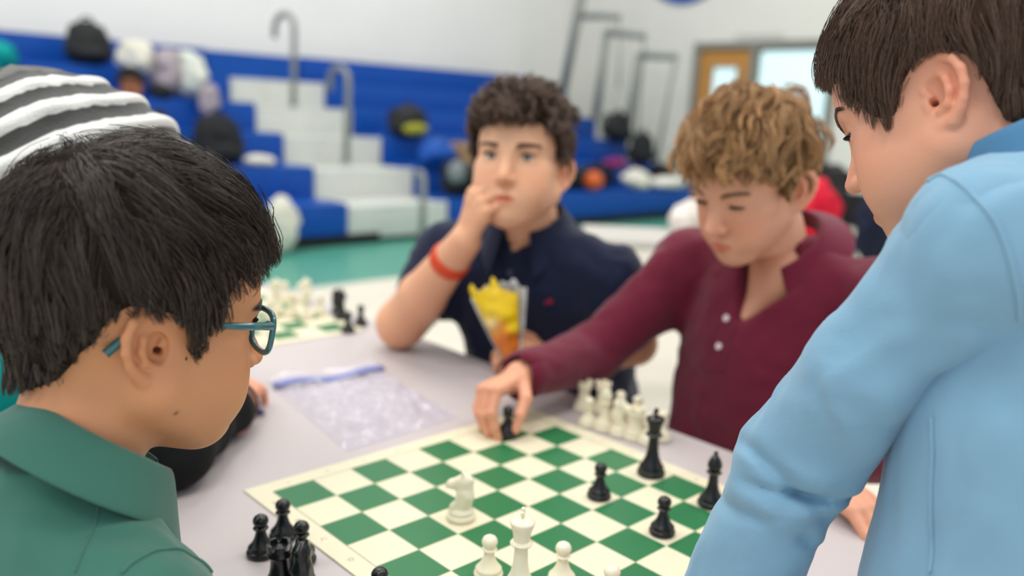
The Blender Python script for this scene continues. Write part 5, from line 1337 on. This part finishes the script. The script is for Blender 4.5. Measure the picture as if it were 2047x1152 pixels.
# ------------------------------------------------------------------ person in the striped knit hat
def person_hat():
    c = P(120, 412, 1.08); ax = unit(-.30*cR+.95*cU-.10*cF); u1 = unit(np.cross(ax, cF)); u2 = np.cross(ax, u1)
    root = empty('person', (-.26, -.34, 0), 'person in a grey and white striped knit hat, teal top and black sleeves', 'person')
    hc = c+ax*.03; nk = np.array([c[0], c[1]-.05, c[2]-.16])
    El = np.array([-.10, -.09, .79]); Wr = atz(470, 802, .778); dd = unit(atz(506, 742, .782)-Wr)
    Fh = Field(*box_of([Wr-.02, Wr+dd*.15], .06), .003); hand(Fh, Wr, dd, (0, .1, 1), 1, .92, [(.5, .8, .5)]*4); forearm(Fh, Wr-dd*.06, Wr)
    F2 = Field(np.array([-.66, -.06, .73]), np.array([-.40, .27, .86]), .0035); hand(F2, (-.530, .050, .776), (.1, 1, -.05), (0, .1, 1), -1, .92, [(.3, .4, .3)]*4); forearm(F2, (-.535, -.02, .782), (-.530, .050, .776)); HL = F2.mesh(1)
    o = dict(skin=SK_D, line=None)
    person_head(root, hc, (R_(92), R_(-25), R_(0)), 1.0, nk, o, SM, HM, 51, .006, [Fh.mesh(1), HL], [[(c[0]+.15, c[1]-.09, c[2]-.18), El, Wr-dd*.06], [(c[0]-.15, c[1]-.09, c[2]-.18), (-.55, -.13, .79), (-.535, -.02, .782)]])
    R0, H = .178, .188; V = []; col = []; nu, nv = 120, 110; per = .047
    dk, wh, tp = rgb(66, 66, 64), rgb(224, 222, 218), rgb(88, 86, 82)
    for j in range(nv+1):
        h = -.075+(H+.075)*j/nv; hh = max(h, 0); r0 = R0*max(0, 1-(hh/H)**2)**.72*(1 if h > 0 else 1-.25*(h/-.075)**2)
        for i in range(nu):
            a = 2*math.pi*i/nu; hs = h+.26*r0*math.cos(a); g = .5+.5*math.sin(9*a+2.2*math.sin(3*a))
            ph = ((hs-.012) % per)/per; white = ph < .5; bulge = math.sin(math.pi*(ph/.5)) if white else -.35*math.sin(math.pi*(ph-.5)/.5)
            if hs > .148: white = False; bulge = 0
            r1 = r0+.0085*bulge*(.75+.4*g)*(1 if r0 > .02 else 0)+.0035*(g-.5)*min(1, hh/.08)
            sag = .006*math.sin(5*a+1)*min(1, hh/.1)+.010*abs(math.sin(2.5*a))*min(1, hh/.13)
            V.append(c+ax*(h-sag)+r1*(math.cos(a)*u1+math.sin(a)*u2)); col.append(wh if white else (tp if hs > .148 else dk))
    Fs = [(j*nu+i, j*nu+(i+1) % nu, (j+1)*nu+(i+1) % nu, (j+1)*nu+i) for j in range(nv) for i in range(nu)]
    plabel(obj('knit_hat', np.array(V), np.array(Fs), mat('fluffy_knit', (1, 1, 1, 1), .95, .1, attr='tint', bump=(260, .7), sheen=.3), root, True, tint=np.array(col)), 'chunky hat with white and dark grey stripes')
    b = np.array([c[0], c[1]-.09, 0]); 
    F = Field(b+[-.30, -.22, .50], b+[.34, .42, c[2]-.04], .006)
    z1 = c[2]-.10
    rows = [(z1, b[0], b[1]+.02, .075, .075), (z1-.04, b[0], b[1]+.0, .13, .10), (z1-.09, b[0], b[1]-.03, .165, .12), (z1-.25, b[0], b[1]-.06, .17, .13), (.50, b[0], b[1]-.08, .17, .13)]
    F.u(yloft(rows, R_(92)), .02); F.u(rc(b+[.10, 0, z1-.06], b+[.15, .0, z1-.08], .06, .068), .04).u(rc(b+[.15, .0, z1-.08], (b+[.15, .0, z1-.08])*.45+El*.55, .066, .060), .03)
    folds(F, .006, 7, 53, (1, 1, .6)); V, Q = F.mesh(1); jk = obj('jacket', V, Q, M_tealc, root)
    for nm, sh, e, w_ in (('sleeve', b+[.15, .0, z1-.08], El, Wr-dd*.01), ('sleeve', b+[-.15, 0, z1-.08], np.array([-.55, -.13, .79]), np.array([-.532, .03, .785]))):
        F = Field(*box_of([sh, e, w_], .09), .005); F.u(rc(sh*.55+e*.45, e, .052, .050), .02).u(rc(e, w_, .048, .037), .02); folds(F, .004, 9, 54)
        V, Q = F.mesh(1); V[:, 2] = np.where((V[:, 1] > -.16), np.maximum(V[:, 2], TZ+.001), V[:, 2]); plabel(obj(nm, V, Q, mat('black_sleeve_knit', srgb(24, 25, 26), .85, .2, bump=(200, .3)), root), 'black sleeve')
    legs(root, [(b[0]+.09, b[1]-.10, .53), (b[0]-.09, b[1]-.10, .53)], [(b[0]+.1, -.10, .53), (b[0]-.1, -.10, .53)], [(b[0]+.1, -.12, .004), (b[0]-.1, -.12, .004)], M_tr2, M_shoe, R_(90))
    stool(b[0], b[1]-.10, .43, 'black stool under the person in the striped hat')
person_hat()

# ------------------------------------------------------------------ spectator on the bleachers, behind the striped hat
def spectator():
    p = atx(262, 168, -5.55); base = np.array([p[0], p[1], 0]); root = empty('person', base, 'dark-haired person in dark clothes seated low on the bleachers beyond the striped hat', 'person')
    s = .95; o = dict(skin=rgb(150, 92, 62), cheek=1, line=[(0, .08), (45, .068), (70, .02), (90, .03), (120, -.03), (180, -.07)], col=rgb(26, 22, 20), thick=(.02, .014, .01), crown=(0, -.05, .13), guides=160, kids=5, len=.05, r=.002, mess=.2)
    hd = p-np.array([0, 0, .02]); nk = hd+np.array([0, 0, -.14])
    person_head(root, hd, (R_(-20), R_(-10), 0), s, nk, o, SM, HM2, 71, .004)
    F = Field(hd+[-.30, -.30, -.75], hd+[.30, .30, -.08], .01); z0 = hd[2]
    F.u(yloft([(z0-.12, p[0], p[1], .06, .06), (z0-.2, p[0], p[1], .17, .10), (z0-.45, p[0]-.02, p[1], .17, .11), (z0-.72, p[0]-.04, p[1], .17, .12)], R_(-20)), .03)
    for sg in (-1, 1): F.u(rc(p+[0, sg*.19, -.22], p+[.12, sg*.2, -.5], .055, .05), .03).u(rc(p+[.12, sg*.2, -.5], p+[.26, sg*.10, -.55], .048, .04), .03)
    V, Q = F.mesh(1); obj('shirt', V, Q, M_bk2, root)
    zs = BZ[0]+.02
    legs(root, [p*[1, 1, 0]+[0, .09, z0-.70], p*[1, 1, 0]+[0, -.09, z0-.70]], [p*[1, 1, 0]+[.30, .1, z0-.66], p*[1, 1, 0]+[.30, -.1, z0-.66]], [p*[1, 1, 0]+[.34, .1, .004], p*[1, 1, 0]+[.34, -.1, .004]], M_tr2, M_shoe, 0)
spectator()
# garments hung on the far chairs
for q, d, sz, lb, mt, sd in (((1630, 402), 4.6, (.12, .20, .21), 'bright red jacket hung on a black chair behind the maroon boy\'s ear', M_red, 81), ((1748, 500), 4.2, (.10, .17, .20), 'dark navy jacket hung on a black chair beside the pale blue sleeve', M_navy, 82)):
    p = P(*q, d); folding_chair(p[0]-.02, p[1]+.24, R_(180), 'black folding chair under the '+lb.split(' hung')[0])
    blob('jacket', (p[0], p[1], .76), sz, lb, 'jacket', mt, sd, h=.014, flat=False)
